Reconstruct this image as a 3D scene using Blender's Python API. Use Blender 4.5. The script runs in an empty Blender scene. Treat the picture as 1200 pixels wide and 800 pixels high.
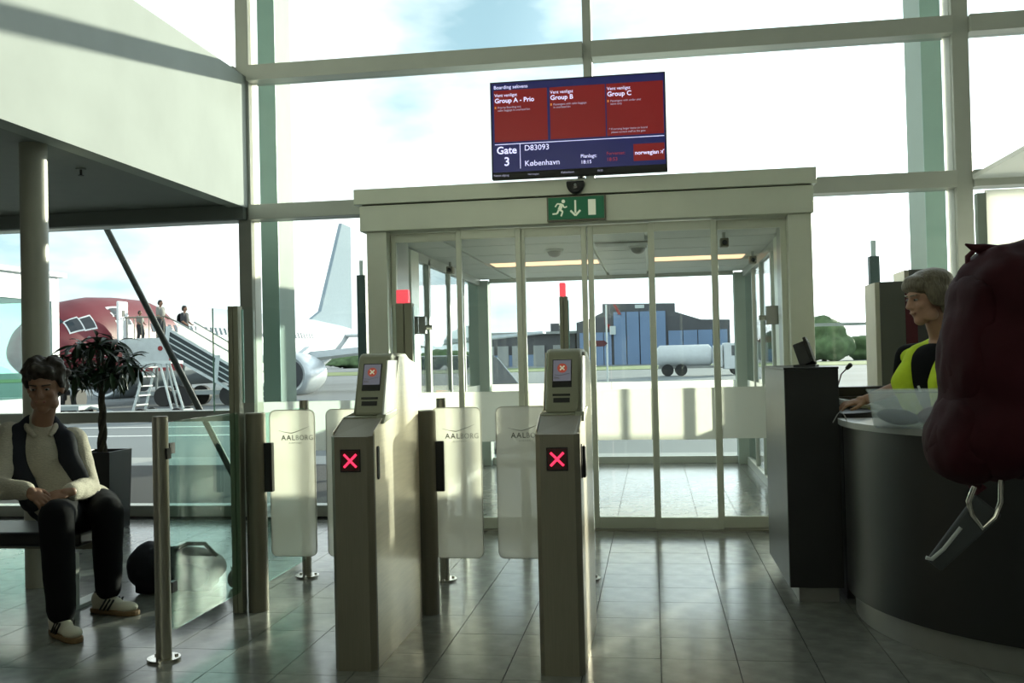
import bpy, bmesh, math, random
from mathutils import Vector, Matrix, Euler

random.seed(7)
SC = bpy.context.scene
COL = SC.collection
R = math.radians
PI = math.pi

# ------------------------------------------------------------------ camera
F_PX = 1130.0
EYE = Vector((0, 0, 1.36))
ROLL = 0.0235
YAW = math.atan(165 / F_PX)
PITCH = math.atan((16 + 165 * ROLL) / F_PX)
FWD = Vector((-math.sin(YAW) * math.cos(PITCH), math.cos(YAW) * math.cos(PITCH), math.sin(PITCH)))
R0 = Vector((math.cos(YAW), math.sin(YAW), 0))
U0 = R0.cross(FWD)
UP = U0 * math.cos(ROLL) + R0 * math.sin(ROLL)
RT = R0 * math.cos(ROLL) - U0 * math.sin(ROLL)
cam_data = bpy.data.cameras.new('camera')
cam_data.sensor_width = 36
cam_data.lens = 36 * F_PX / 1200
cam_data.clip_end = 2000
cam = bpy.data.objects.new('camera', cam_data)
COL.objects.link(cam)
m = Matrix((RT, UP, -FWD)).transposed().to_4x4()
m.translation = EYE
cam.matrix_world = m
SC.camera = cam


def at(px, py, y):
    """the world point seen at a pixel of the photograph, at depth y from the camera"""
    v = FWD + RT * ((px - 600) / F_PX) + UP * ((400 - py) / F_PX)
    return EYE + v * (y / v.y)


# ------------------------------------------------------------------ sky, sun, exposure
SUN_AZ, SUN_EL = R(27), R(9.5)
SUN_DIR = Vector((math.sin(SUN_AZ) * math.cos(SUN_EL), math.cos(SUN_AZ) * math.cos(SUN_EL), math.sin(SUN_EL)))
world = bpy.data.worlds.new('sky')
SC.world = world
world.use_nodes = True
nt = world.node_tree
nt.nodes.clear()


def N(tree, typ, **kw):
    n = tree.nodes.new(typ)
    for k, v in kw.items():
        if k.startswith('i_'):
            n.inputs[k[2:].replace('_', ' ')].default_value = v
        else:
            setattr(n, k, v)
    return n


def L(tree, a, b):
    tree.links.new(a, b)


tc = N(nt, 'ShaderNodeTexCoord')
mp = N(nt, 'ShaderNodeMapping')
mp.inputs['Scale'].default_value = (1, 1, 2.6)
mp.inputs['Location'].default_value = (0.35, 0.2, 0.1)
L(nt, tc.outputs['Generated'], mp.inputs['Vector'])
nz = N(nt, 'ShaderNodeTexNoise', i_Scale=3.1, i_Detail=6.0, i_Roughness=0.5)
L(nt, mp.outputs['Vector'], nz.inputs['Vector'])
cr = N(nt, 'ShaderNodeValToRGB')
cr.color_ramp.elements[0].position = 0.36
cr.color_ramp.elements[0].color = (0.29, 0.42, 0.48, 1)
cr.color_ramp.elements[1].position = 0.56
cr.color_ramp.elements[1].color = (1.0, 1.0, 0.98, 1)
L(nt, nz.outputs['Fac'], cr.inputs['Fac'])
dot = N(nt, 'ShaderNodeVectorMath', operation='DOT_PRODUCT')
dot.inputs[1].default_value = SUN_DIR
L(nt, tc.outputs['Generated'], dot.inputs[0])
mr = N(nt, 'ShaderNodeMapRange', interpolation_type='SMOOTHSTEP')
mr.inputs['From Min'].default_value = 0.80
mr.inputs['From Max'].default_value = 1.0
mr.inputs['To Min'].default_value = 0.0
mr.inputs['To Max'].default_value = 0.9
L(nt, dot.outputs['Value'], mr.inputs['Value'])
add = N(nt, 'ShaderNodeMixRGB', blend_type='ADD')
add.inputs['Fac'].default_value = 1
L(nt, cr.outputs['Color'], add.inputs['Color1'])
L(nt, mr.outputs['Result'], add.inputs['Color2'])
sep = N(nt, 'ShaderNodeSeparateXYZ')
L(nt, tc.outputs['Generated'], sep.inputs['Vector'])
el = N(nt, 'ShaderNodeMapRange')
el.inputs['From Min'].default_value = 0.05
el.inputs['From Max'].default_value = 1.0
el.inputs['To Min'].default_value = 1.0
el.inputs['To Max'].default_value = 0.5
L(nt, sep.outputs['Z'], el.inputs['Value'])
mul = N(nt, 'ShaderNodeMixRGB', blend_type='MULTIPLY')
mul.inputs['Fac'].default_value = 1
L(nt, add.outputs['Color'], mul.inputs['Color1'])
L(nt, el.outputs['Result'], mul.inputs['Color2'])
bg = N(nt, 'ShaderNodeBackground', i_Strength=1.55)
L(nt, mul.outputs['Color'], bg.inputs['Color'])
wo = N(nt, 'ShaderNodeOutputWorld')
L(nt, bg.outputs['Background'], wo.inputs['Surface'])

sun_data = bpy.data.lights.new('sun', 'SUN')
sun_data.energy = 6.2
sun_data.color = (1.0, 0.90, 0.70)
sun_data.angle = R(0.9)
sun = bpy.data.objects.new('sun', sun_data)
COL.objects.link(sun)
sun.rotation_euler = (-SUN_DIR).to_track_quat('-Z', 'Y').to_euler()

SC.view_settings.view_transform = 'Standard'
SC.view_settings.look = 'None'
SC.view_settings.exposure = 0.58
SC.view_settings.gamma = 1.0
SC.view_settings.use_curve_mapping = False
SC.cycles.max_bounces = 10
SC.cycles.diffuse_bounces = 5
SC.cycles.glossy_bounces = 5
SC.cycles.transparent_max_bounces = 40
SC.cycles.transmission_bounces = 8
SC.cycles.caustics_reflective = False
SC.cycles.sample_clamp_indirect = 6.0
SC.cycles.use_denoising = True

# ------------------------------------------------------------------ materials
M = {}


def mat(name, col, rough=0.5, metal=0.0, var=0.06, scale=6.0, bump=0.0, emit=0.0, spec=0.5, stretch=None, sheen=0.0):
    ma = bpy.data.materials.new(name)
    ma.use_nodes = True
    t = ma.node_tree
    b = t.nodes['Principled BSDF']
    b.inputs['Roughness'].default_value = rough
    b.inputs['Metallic'].default_value = metal
    b.inputs['Specular IOR Level'].default_value = spec
    if sheen:
        b.inputs['Sheen Weight'].default_value = sheen
    c = N(t, 'ShaderNodeTexCoord')
    mpn = N(t, 'ShaderNodeMapping')
    if stretch:
        mpn.inputs['Scale'].default_value = stretch
    L(t, c.outputs['Object'], mpn.inputs['Vector'])
    nn = N(t, 'ShaderNodeTexNoise', i_Scale=scale, i_Detail=4.0)
    L(t, mpn.outputs['Vector'], nn.inputs['Vector'])
    rp = N(t, 'ShaderNodeValToRGB')
    rp.color_ramp.elements[0].position = 0.3
    rp.color_ramp.elements[1].position = 0.7
    rp.color_ramp.elements[0].color = tuple(x * (1 - var) for x in col) + (1,)
    rp.color_ramp.elements[1].color = tuple(min(1, x * (1 + var)) for x in col) + (1,)
    L(t, nn.outputs['Fac'], rp.inputs['Fac'])
    L(t, rp.outputs['Color'], b.inputs['Base Color'])
    if bump:
        bp = N(t, 'ShaderNodeBump', i_Strength=bump, i_Distance=0.01)
        L(t, nn.outputs['Fac'], bp.inputs['Height'])
        L(t, bp.outputs['Normal'], b.inputs['Normal'])
    if emit:
        L(t, rp.outputs['Color'], b.inputs['Emission Color'])
        b.inputs['Emission Strength'].default_value = emit
    M[name] = ma
    return ma


def glass(name, tint, refl=1.0, rough=0.0):
    ma = bpy.data.materials.new(name)
    ma.use_nodes = True
    t = ma.node_tree
    t.nodes.clear()
    o = N(t, 'ShaderNodeOutputMaterial')
    mx = N(t, 'ShaderNodeMixShader')
    fr = N(t, 'ShaderNodeFresnel')
    ge = N(t, 'ShaderNodeNewGeometry')
    io = N(t, 'ShaderNodeMapRange')
    io.inputs['To Min'].default_value = 1.35
    io.inputs['To Max'].default_value = 1 / 1.35
    L(t, ge.outputs['Backfacing'], io.inputs['Value'])
    L(t, io.outputs['Result'], fr.inputs['IOR'])
    mu = N(t, 'ShaderNodeMath', operation='MULTIPLY')
    mu.inputs[1].default_value = refl
    L(t, fr.outputs['Fac'], mu.inputs[0])
    tr = N(t, 'ShaderNodeBsdfTransparent')
    tr.inputs['Color'].default_value = tint + (1,)
    gl = N(t, 'ShaderNodeBsdfGlossy', i_Roughness=rough)
    L(t, mu.outputs['Value'], mx.inputs['Fac'])
    L(t, tr.outputs['BSDF'], mx.inputs[1])
    L(t, gl.outputs['BSDF'], mx.inputs[2])
    L(t, mx.outputs['Shader'], o.inputs['Surface'])
    M[name] = ma
    return ma


def frosted(name, col, clear=0.12, gloss=0.06):
    """translucent film or etched glass: light scatters through it"""
    ma = bpy.data.materials.new(name)
    ma.use_nodes = True
    t = ma.node_tree
    t.nodes.clear()
    o = N(t, 'ShaderNodeOutputMaterial')
    tl = N(t, 'ShaderNodeBsdfTranslucent')
    tl.inputs['Color'].default_value = col + (1,)
    df = N(t, 'ShaderNodeBsdfDiffuse')
    df.inputs['Color'].default_value = col + (1,)
    tp = N(t, 'ShaderNodeBsdfTransparent')
    gl = N(t, 'ShaderNodeBsdfGlossy', i_Roughness=0.25)
    a = N(t, 'ShaderNodeMixShader', i_Fac=0.15)
    L(t, tl.outputs['BSDF'], a.inputs[1])
    L(t, df.outputs['BSDF'], a.inputs[2])
    b = N(t, 'ShaderNodeMixShader', i_Fac=clear)
    L(t, a.outputs['Shader'], b.inputs[1])
    L(t, tp.outputs['BSDF'], b.inputs[2])
    c = N(t, 'ShaderNodeMixShader', i_Fac=gloss)
    L(t, b.outputs['Shader'], c.inputs[1])
    L(t, gl.outputs['BSDF'], c.inputs[2])
    L(t, c.outputs['Shader'], o.inputs['Surface'])
    M[name] = ma
    return ma


mat('stone', (0.22, 0.225, 0.21), 0.19, var=0.22, scale=9, bump=0.03)
mat('grout', (0.025, 0.025, 0.025), 0.8)
mat('wall_white', (0.82, 0.83, 0.78), 0.6, var=0.03)
mat('wall_lower', (0.10, 0.10, 0.10), 0.6)
mat('ceiling_white', (0.70, 0.72, 0.70), 0.7, var=0.02)
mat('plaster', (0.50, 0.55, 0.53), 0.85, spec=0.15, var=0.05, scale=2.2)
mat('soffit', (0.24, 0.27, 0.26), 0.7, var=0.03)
mat('frame', (0.52, 0.54, 0.50), 0.38, metal=0.25, var=0.03)
mat('brace_dark', (0.05, 0.055, 0.055), 0.5)
mat('header', (0.82, 0.85, 0.73), 0.35, metal=0.25, var=0.02)
mat('column_paint', (0.43, 0.50, 0.45), 0.8, var=0.03)
mat('column_front_shade', (0.44, 0.60, 0.54), 0.5, var=0.03)  # teal look of the columns' shaded front, put into the colour
mat('round_column', (0.50, 0.50, 0.42), 0.35, var=0.03)
mat('steel', (0.42, 0.40, 0.34), 0.30, metal=0.85, var=0.06, scale=14, stretch=(12, 12, 0.4))
mat('steel_dark', (0.24, 0.22, 0.17), 0.42, metal=0.3, var=0.06, scale=14, stretch=(12, 12, 0.4))
mat('chrome', (0.62, 0.60, 0.55), 0.16, metal=1.0)
mat('reader', (0.33, 0.33, 0.25), 0.42, metal=0.3, var=0.03)
mat('side_steel', (0.88, 0.79, 0.64), 0.30, metal=0.75, var=0.05, scale=10, stretch=(0.6, 0.6, 8))
mat('black', (0.012, 0.012, 0.013), 0.45, var=0.1)
mat('black_gloss', (0.012, 0.012, 0.014), 0.12)
mat('rubber', (0.02, 0.02, 0.02), 0.7)
mat('screen_blue', (0.010, 0.011, 0.062), 0.25, emit=0.75, var=0.03)
mat('screen_red', (0.125, 0.006, 0.007), 0.25, emit=0.75, var=0.05, scale=3)
mat('screen_text', (0.60, 0.60, 0.85), 0.4, emit=0.9, var=0)
mat('screen_text_dim', (0.36, 0.36, 0.5), 0.4, emit=0.6, var=0)
mat('screen_text_red', (0.25, 0.02, 0.02), 0.4, emit=0.7, var=0)
mat('screen_amber', (0.45, 0.16, 0.03), 0.4, emit=0.7, var=0)
mat('exit_green', (0.006, 0.085, 0.035), 0.4, emit=0.35, var=0.03)
mat('exit_pale', (0.55, 0.60, 0.44), 0.4, emit=0.35, var=0.02)
mat('led_red', (1.0, 0.03, 0.09), 0.4, emit=1.3, var=0)
mat('lamp_red', (1.0, 0.10, 0.13), 0.4, emit=0.55, var=0)
mat('led_field', (0.05, 0.006, 0.006), 0.4)
mat('reader_screen', (0.16, 0.16, 0.20), 0.2, emit=0.35, var=0.03)
mat('reader_red', (0.28, 0.05, 0.03), 0.3, emit=0.5, var=0)
mat('ink', (0.13, 0.13, 0.11), 0.6, var=0)
mat('ink_pale', (0.26, 0.26, 0.23), 0.6, var=0)
mat('lectern', (0.016, 0.016, 0.017), 0.38, var=0.1)
mat('lectern_side', (0.10, 0.105, 0.11), 0.4, var=0.04)
mat('plinth', (0.30, 0.30, 0.29), 0.4, metal=0.3)
mat('counter_top', (0.33, 0.34, 0.33), 0.3, var=0.04)
mat('totem', (0.12, 0.125, 0.11), 0.5, var=0.03)
mat('totem_sunlit', (0.62, 0.60, 0.50), 0.4)  # cream that carries the sunlight on the cabinets' thin side
mat('totem_red', (0.10, 0.008, 0.018), 0.45)
mat('keys', (0.45, 0.47, 0.47), 0.5)
mat('light_panel', (1.0, 0.62, 0.36), 0.5, emit=0.95, var=0)
mat('pot', (0.018, 0.018, 0.02), 0.4)
mat('soil', (0.03, 0.02, 0.014), 0.95, var=0.4, bump=0.5)
mat('leaf', (0.022, 0.055, 0.02), 0.38, var=0.3, scale=3)
mat('bark', (0.07, 0.06, 0.045), 0.8, var=0.3, scale=20, bump=0.4)
mat('skin_man', (0.30, 0.155, 0.10), 0.5, var=0.06, scale=20)
mat('skin_woman', (0.46, 0.26, 0.18), 0.5, var=0.06, scale=20)
mat('hair_dark', (0.022, 0.014, 0.010), 0.5, var=0.4, scale=30, bump=0.6)
mat('hair_grey', (0.15, 0.125, 0.085), 0.45, var=0.3, scale=30, bump=0.5, stretch=(4, 4, 1))
mat('eye_white', (0.36, 0.34, 0.32), 0.3, var=0)
mat('eye_dark', (0.02, 0.015, 0.012), 0.2, var=0)
mat('lip', (0.30, 0.11, 0.09), 0.45, var=0.04)
mat('knit', (0.52, 0.48, 0.40), 0.9, var=0.12, scale=60, bump=0.6, stretch=(1, 1, 5), spec=0.12)
mat('vest_dark', (0.022, 0.024, 0.032), 0.75, var=0.15, spec=0.12)
mat('trouser', (0.008, 0.008, 0.010), 0.85, var=0.15, spec=0.12)
mat('shoe_white', (0.62, 0.58, 0.48), 0.6, var=0.06)
mat('shoe_dark', (0.02, 0.02, 0.022), 0.6)
mat('gum', (0.22, 0.13, 0.06), 0.7)
mat('hi_vis', (0.62, 0.80, 0.05), 0.7, var=0.08, scale=20, emit=0.0, spec=0.12)
mat('maroon', (0.036, 0.006, 0.010), 0.75, var=0.25, scale=9, bump=0.3, spec=0.12)
mat('maroon_edge', (0.075, 0.010, 0.02), 0.7, var=0.15)
mat('strap_grey', (0.045, 0.05, 0.055), 0.7, var=0.1)
mat('strap_light', (0.42, 0.44, 0.44), 0.6)
mat('bag_grey', (0.30, 0.28, 0.27), 0.8)
mat('cloth_dark', (0.03, 0.03, 0.04), 0.8, var=0.3, spec=0.12)
mat('cloth_plum', (0.10, 0.05, 0.07), 0.8, var=0.3, spec=0.12)
mat('apron', (0.17, 0.19, 0.20), 0.75, var=0.14, scale=0.12)
mat('grass', (0.16, 0.22, 0.07), 0.95, var=0.3, scale=0.4)
mat('paint_white', (0.75, 0.76, 0.75), 0.6)
mat('hangar_grey', (0.10, 0.10, 0.11), 0.7, var=0.1, scale=0.3)
mat('hangar_blue', (0.19, 0.28, 0.45), 0.6, var=0.06, scale=0.3)
mat('hangar_pale', (0.36, 0.37, 0.36), 0.7)
mat('tree_leaf', (0.10, 0.16, 0.07), 0.9, var=0.4, scale=0.6)
mat('truck_white', (0.72, 0.74, 0.76), 0.4)
mat('dark_glass', (0.03, 0.04, 0.05), 0.08)
mat('car_grey', (0.05, 0.055, 0.06), 0.2)
mat('lamp_orange', (0.9, 0.22, 0.08), 0.4)
mat('stair_white', (0.62, 0.68, 0.68), 0.5)
mat('stair_dark', (0.035, 0.05, 0.055), 0.6)
mat('stair_grey', (0.30, 0.34, 0.34), 0.5)
mat('post_teal', (0.045, 0.075, 0.07), 0.5, var=0.2, scale=10)
mat('plane_metal', (0.55, 0.60, 0.63), 0.3, metal=0.3)
mat('plane_white', (0.80, 0.82, 0.83), 0.3, var=0.02)
mat('tail_blue', (0.28, 0.35, 0.40), 0.9, spec=0.1)
mat('plane_dark', (0.05, 0.06, 0.07), 0.3)
mat('sign_red', (0.30, 0.02, 0.02), 0.5)
mat('shirt_far', (0.25, 0.24, 0.22), 0.8)
mat('far_dark', (0.04, 0.04, 0.045), 0.8)
glass('pane', (0.90, 0.955, 0.96))
glass('pane_clear', (0.95, 0.98, 0.975), refl=0.8)
glass('pane_green', (0.78, 0.93, 0.88), refl=1.0)
mat('pane_edge', (0.30, 0.62, 0.52), 0.3)
frosted('frost', (0.96, 0.95, 0.89), clear=0.14)
frosted('frost_panel', (0.88, 0.85, 0.76), clear=0.36, gloss=0.05)
frosted('bin_plastic', (0.72, 0.80, 0.80), clear=0.76, gloss=0.08)
frosted('wing_white', (0.92, 0.92, 0.87), clear=0.05)

# red nose, white body and grey belly of the airliner: paint, by position on the body
pm = mat('livery', (0.8, 0.8, 0.8), 0.5)
t = pm.node_tree
b = t.nodes['Principled BSDF']
c = N(t, 'ShaderNodeTexCoord')
sp = N(t, 'ShaderNodeSeparateXYZ')
L(t, c.outputs['Object'], sp.inputs['Vector'])
m1 = N(t, 'ShaderNodeMath', operation='MULTIPLY_ADD')
m1.inputs[1].default_value = 0.55
L(t, sp.outputs['Z'], m1.inputs[0])
L(t, sp.outputs['Y'], m1.inputs[2])
m2 = N(t, 'ShaderNodeMath', operation='LESS_THAN')
m2.inputs[1].default_value = 9.4
L(t, m1.outputs['Value'], m2.inputs[0])
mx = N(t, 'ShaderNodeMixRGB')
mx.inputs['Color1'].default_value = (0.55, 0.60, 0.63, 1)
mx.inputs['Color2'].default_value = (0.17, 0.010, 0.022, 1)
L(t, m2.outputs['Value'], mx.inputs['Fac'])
m3 = N(t, 'ShaderNodeMath', operation='LESS_THAN')
m3.inputs[1].default_value = -1.25
L(t, sp.outputs['Z'], m3.inputs[0])
mx2 = N(t, 'ShaderNodeMixRGB')
mx2.inputs['Color2'].default_value = (0.22, 0.25, 0.27, 1)
L(t, m3.outputs['Value'], mx2.inputs['Fac'])
L(t, mx.outputs['Color'], mx2.inputs['Color1'])
L(t, mx2.outputs['Color'], b.inputs['Base Color'])


# ------------------------------------------------------------------ builders
def tag(o, label=None, cat=None, group=None, kind=None):
    if label:
        o['label'] = label
    if cat:
        o['category'] = cat
    if group:
        o['group'] = group
    if kind:
        o['kind'] = kind
    return o


def empty(name, loc=(0, 0, 0), rz=0.0, label=None, cat=None, group=None, kind=None, parent=None):
    o = bpy.data.objects.new(name, None)
    o.empty_display_size = 0.1
    COL.objects.link(o)
    o.location = loc
    o.rotation_euler = (0, 0, rz)
    if parent:
        o.parent = parent
    return tag(o, label, cat, group, kind)


def link(name, me, ma, parent=None, loc=None, rot=None):
    o = bpy.data.objects.new(name, me)
    COL.objects.link(o)
    if ma is not None:
        me.materials.clear()
        me.materials.append(M[ma] if isinstance(ma, str) else ma)
    if parent:
        o.parent = parent
    if loc is not None:
        o.location = loc
    if rot is not None:
        o.rotation_euler = rot
    return o


class MB:
    """collects shapes in one mesh"""

    def __init__(self):
        self.v, self.f = [], []

    def add(self, vs, fs):
        o = len(self.v)
        self.v += [tuple(p) for p in vs]
        self.f += [tuple(i + o for i in q) for q in fs]
        return self

    def box(self, x0, x1, y0, y1, z0, z1):
        x0, x1 = min(x0, x1), max(x0, x1)
        y0, y1 = min(y0, y1), max(y0, y1)
        z0, z1 = min(z0, z1), max(z0, z1)
        vs = [(x, y, z) for z in (z0, z1) for y in (y0, y1) for x in (x0, x1)]
        return self.add(vs, [(0, 2, 3, 1), (4, 5, 7, 6), (0, 1, 5, 4), (2, 6, 7, 3), (0, 4, 6, 2), (1, 3, 7, 5)])

    def prism(self, pts, axis, a, b):
        """an outline (list of 2-D points, counter-clockwise) extruded along an axis"""
        n = len(pts)

        def P(p, h):
            return {'x': (h, p[0], p[1]), 'y': (p[0], h, p[1]), 'z': (p[0], p[1], h)}[axis]
        vs = [P(p, a) for p in pts] + [P(p, b) for p in pts]
        fs = [tuple(range(n))[::-1], tuple(range(n, 2 * n))] + [(i, (i + 1) % n, n + (i + 1) % n, n + i) for i in range(n)]
        return self.add(vs, fs)

    def tube(self, pts, r, n=10):
        pts = [Vector(p) for p in pts]
        rs = r if isinstance(r, (list, tuple)) else [r] * len(pts)
        vs, fs = [], []
        prev = None
        for i, p in enumerate(pts):
            d = (pts[min(i + 1, len(pts) - 1)] - pts[max(i - 1, 0)]).normalized()
            if prev is None:
                a = d.orthogonal().normalized()
            else:
                a = (prev - d * prev.dot(d)).normalized()
            prev = a
            bb = d.cross(a)
            for k in range(n):
                q = 2 * PI * k / n
                vs.append(p + (a * math.cos(q) + bb * math.sin(q)) * rs[i])
        for i in range(len(pts) - 1):
            for k in range(n):
                k2 = (k + 1) % n
                fs.append((i * n + k, i * n + k2, (i + 1) * n + k2, (i + 1) * n + k))
        fs.append(tuple(range(n))[::-1])
        fs.append(tuple(range((len(pts) - 1) * n, len(pts) * n)))
        return self.add(vs, fs)

    def cyl(self, x, y, z0, z1, r, n=24):
        return self.tube([(x, y, z0), (x, y, z1)], r, n)

    def lathe(self, prof, n=24, c=(0, 0)):
        vs, fs = [], []
        for r, z in prof:
            for k in range(n):
                q = 2 * PI * k / n
                vs.append((c[0] + r * math.cos(q), c[1] + r * math.sin(q), z))
        m_ = len(prof)
        for i in range(m_ - 1):
            for k in range(n):
                k2 = (k + 1) % n
                fs.append((i * n + k, i * n + k2, (i + 1) * n + k2, (i + 1) * n + k))
        fs.append(tuple(range(n))[::-1])
        fs.append(tuple(range((m_ - 1) * n, m_ * n)))
        return self.add(vs, fs)

    def ell(self, c, r, rot=None, nu=20, nv=12):
        c = Vector(c)
        r = (r, r, r) if isinstance(r, (int, float)) else r
        mt = Euler(rot).to_matrix() if rot else Matrix.Identity(3)
        vs = [c + mt @ Vector((0, 0, -r[2]))]
        for j in range(1, nv):
            a = -PI / 2 + PI * j / nv
            for k in range(nu):
                q = 2 * PI * k / nu
                vs.append(c + mt @ Vector((r[0] * math.cos(a) * math.cos(q), r[1] * math.cos(a) * math.sin(q), r[2] * math.sin(a))))
        vs.append(c + mt @ Vector((0, 0, r[2])))
        fs = []
        for k in range(nu):
            k2 = (k + 1) % nu
            fs.append((0, 1 + k2, 1 + k))
            fs.append((len(vs) - 1, 1 + (nv - 2) * nu + k, 1 + (nv - 2) * nu + k2))
            for j in range(nv - 2):
                fs.append((1 + j * nu + k, 1 + j * nu + k2, 1 + (j + 1) * nu + k2, 1 + (j + 1) * nu + k))
        return self.add(vs, fs)

    def cap(self, p, r0, q, r1, n=16):
        """a tapered limb with round ends"""
        p, q = Vector(p), Vector(q)
        d = (q - p)
        ln = max(d.length, 1e-5)
        d = d / ln
        pts, rs = [], []
        for a in (-80, -55, -28):
            pts.append(p + d * (r0 * math.sin(R(a))))
            rs.append(r0 * math.cos(R(a)))
        for k in range(5):
            u = k / 4
            pts.append(p + d * ln * u)
            rs.append(r0 + (r1 - r0) * u)
        for a in (28, 55, 80):
            pts.append(q + d * (r1 * math.sin(R(a))))
            rs.append(r1 * math.cos(R(a)))
        return self.tube(pts, rs, n)

    def chain(self, pts, rs, n=16):
        for i in range(len(pts) - 1):
            self.cap(pts[i], rs[i], pts[i + 1], rs[i + 1], n)
        return self

    def mesh(self, name, off=(0, 0, 0), smooth=None):
        me = bpy.data.meshes.new(name)
        ox = Vector(off)
        me.from_pydata([tuple(Vector(p) - ox) for p in self.v], [], self.f)
        bm = bmesh.new()
        bm.from_mesh(me)
        bmesh.ops.recalc_face_normals(bm, faces=bm.faces)
        bm.to_mesh(me)
        bm.free()
        if smooth:
            me.polygons.foreach_set('use_smooth', [True] * len(me.polygons))
            try:
                me.set_sharp_from_angle(angle=R(smooth))
            except Exception:
                pass
        return me

    def build(self, name, ma, parent=None, smooth=None, bevel=0.0, off=None, local=False):
        """links ONE object; shapes are in world space unless local"""
        if off is None:
            off = (0, 0, 0)
            if parent and not local:
                off = origin(parent)
        o = link(name, self.mesh(name, off, smooth), ma, parent)
        if bevel:
            bv = o.modifiers.new('bevel', 'BEVEL')
            bv.width = bevel
            bv.segments = 2
            bv.limit_method = 'ANGLE'
            bv.angle_limit = R(40)
        return o

    def blob(self, name, ma, parent=None, voxel=0.01, smooth=6, noise=0.0, nscale=0.05, local=False):
        """grows one continuous skin over all shapes of this builder"""
        off = (0, 0, 0) if (local or not parent) else origin(parent)
        o = link(name, self.mesh(name, off), ma, parent)
        rm = o.modifiers.new('skin', 'REMESH')
        rm.mode = 'VOXEL'
        rm.voxel_size = voxel
        if noise:
            tx = bpy.data.textures.new(name, 'CLOUDS')
            tx.noise_scale = nscale
            tx.noise_depth = 2
            ds = o.modifiers.new('wrinkle', 'DISPLACE')
            ds.texture = tx
            ds.strength = noise
            ds.mid_level = 0.5
        if smooth:
            s = o.modifiers.new('smooth', 'SMOOTH')
            s.factor = 0.5
            s.iterations = smooth
        dg = bpy.context.evaluated_depsgraph_get()
        me = bpy.data.meshes.new_from_object(o.evaluated_get(dg))
        o.modifiers.clear()
        o.data = me
        me.polygons.foreach_set('use_smooth', [True] * len(me.polygons))
        return o


def origin(o):
    p = Vector(o.location)
    while o.parent:
        o = o.parent
        p += Vector(o.location)
    return p


def box(name, ma, x0, x1, y0, y1, z0, z1, parent=None, bevel=0.0, local=False):
    return MB().box(x0, x1, y0, y1, z0, z1).build(name, ma, parent, bevel=bevel, local=local)


def text(name, body, size, loc, ma, parent, rot=(PI / 2, 0, 0), align='LEFT', bold=0.0, sx=1.0, space=1.0):
    cu = bpy.data.curves.new(name, 'FONT')
    cu.body = body
    cu.size = size
    cu.align_x = align
    cu.extrude = 0.0006
    cu.offset = bold
    cu.space_character = space
    cu.resolution_u = 3
    cu.materials.append(M[ma])
    tmp = bpy.data.objects.new(name, cu)
    COL.objects.link(tmp)
    bpy.context.view_layer.update()
    me = bpy.data.meshes.new_from_object(tmp.evaluated_get(bpy.context.evaluated_depsgraph_get()))
    bpy.data.objects.remove(tmp)
    o = bpy.data.objects.new(name, me)
    COL.objects.link(o)
    o.parent = parent
    o.location = loc
    o.rotation_euler = rot
    o.scale = (sx, 1, 1)
    return o


def copy_tree(o, parent=None):
    c = o.copy()
    COL.objects.link(c)
    if parent:
        c.parent = parent
    for ch in list(o.children):
        copy_tree(ch, c)
    return c


def rounded(x0, x1, z0, z1, r, corners=(1, 1, 1, 1), n=5):
    """outline of a rounded rectangle; corners: bottom-left, bottom-right, top-right, top-left"""
    out = []
    for (cx, cz, a0, use) in ((x0, z0, 180, corners[0]), (x1, z0, 270, corners[1]), (x1, z1, 0, corners[2]), (x0, z1, 90, corners[3])):
        if not use:
            out.append((cx, cz))
            continue
        mx_ = cx + (r if cx == x0 else -r)
        mz_ = cz + (r if cz == z0 else -r)
        for k in range(n + 1):
            a = R(a0 + 90 * k / n)
            out.append((mx_ + r * math.cos(a), mz_ + r * math.sin(a)))
    return out


# ------------------------------------------------------------------ the hall
FY = 8.22            # inner face of the glazed facade
XL, XR, YB, ZC = -9.0, 8.0, -9.0, 9.0  # hall raised out of view so sunlit upper walls brighten the header
TS = 0.3333

# floor: a dark slab under stone tiles with open joints
fl = box('floor', 'grout', XL, XR, YB, 12.6, -0.25, -0.012)
tag(fl, kind='structure')


def in_view(p):
    v = Vector(p) - EYE
    z = v.dot(FWD)
    if z < 0.3:
        return False
    return -25 < 600 + F_PX * v.dot(RT) / z < 1225 and -30 < 400 - F_PX * v.dot(UP) / z < 825


cells = []
for i in range(-27, 24):
    for j in range(-27, 25):
        cells.append((i * TS, j * TS + 0.06))
near = [q for q in cells if in_view((q[0] + TS / 2, q[1] + TS / 2, 0)) and q[1] < 7.5]
near.sort(key=lambda q: q[1])
near = near[:296]
ns = set(near)
tile_me = MB().box(0.002, TS - 0.002, 0.0015, TS - 0.0015, -0.012, 0.0).mesh('floor_tile')
tile_me.materials.append(M['stone'])
for q in near:
    o = bpy.data.objects.new('floor_tile', tile_me)
    COL.objects.link(o)
    o.parent = fl
    o.location = (q[0], q[1], random.uniform(-0.0006, 0))
rest = MB()
for q in cells:
    if q not in ns and q[1] + TS < 8.25:
        rest.box(q[0] + 0.002, q[0] + TS - 0.002, q[1] + 0.0015, q[1] + TS - 0.0015, -0.012, 0)
for i in range(-7, 4):
    for j in range(24, 38):
        y = j * TS + 0.06
        if y + TS < 12.6 and y + TS >= 8.25:
            rest.box(i * TS + 0.002, i * TS + TS - 0.002, y + 0.0015, y + TS - 0.0015, -0.012, 0)
o = rest.build('floor_tiles_beyond', 'stone', fl)
o['kind'] = 'stuff'

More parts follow.
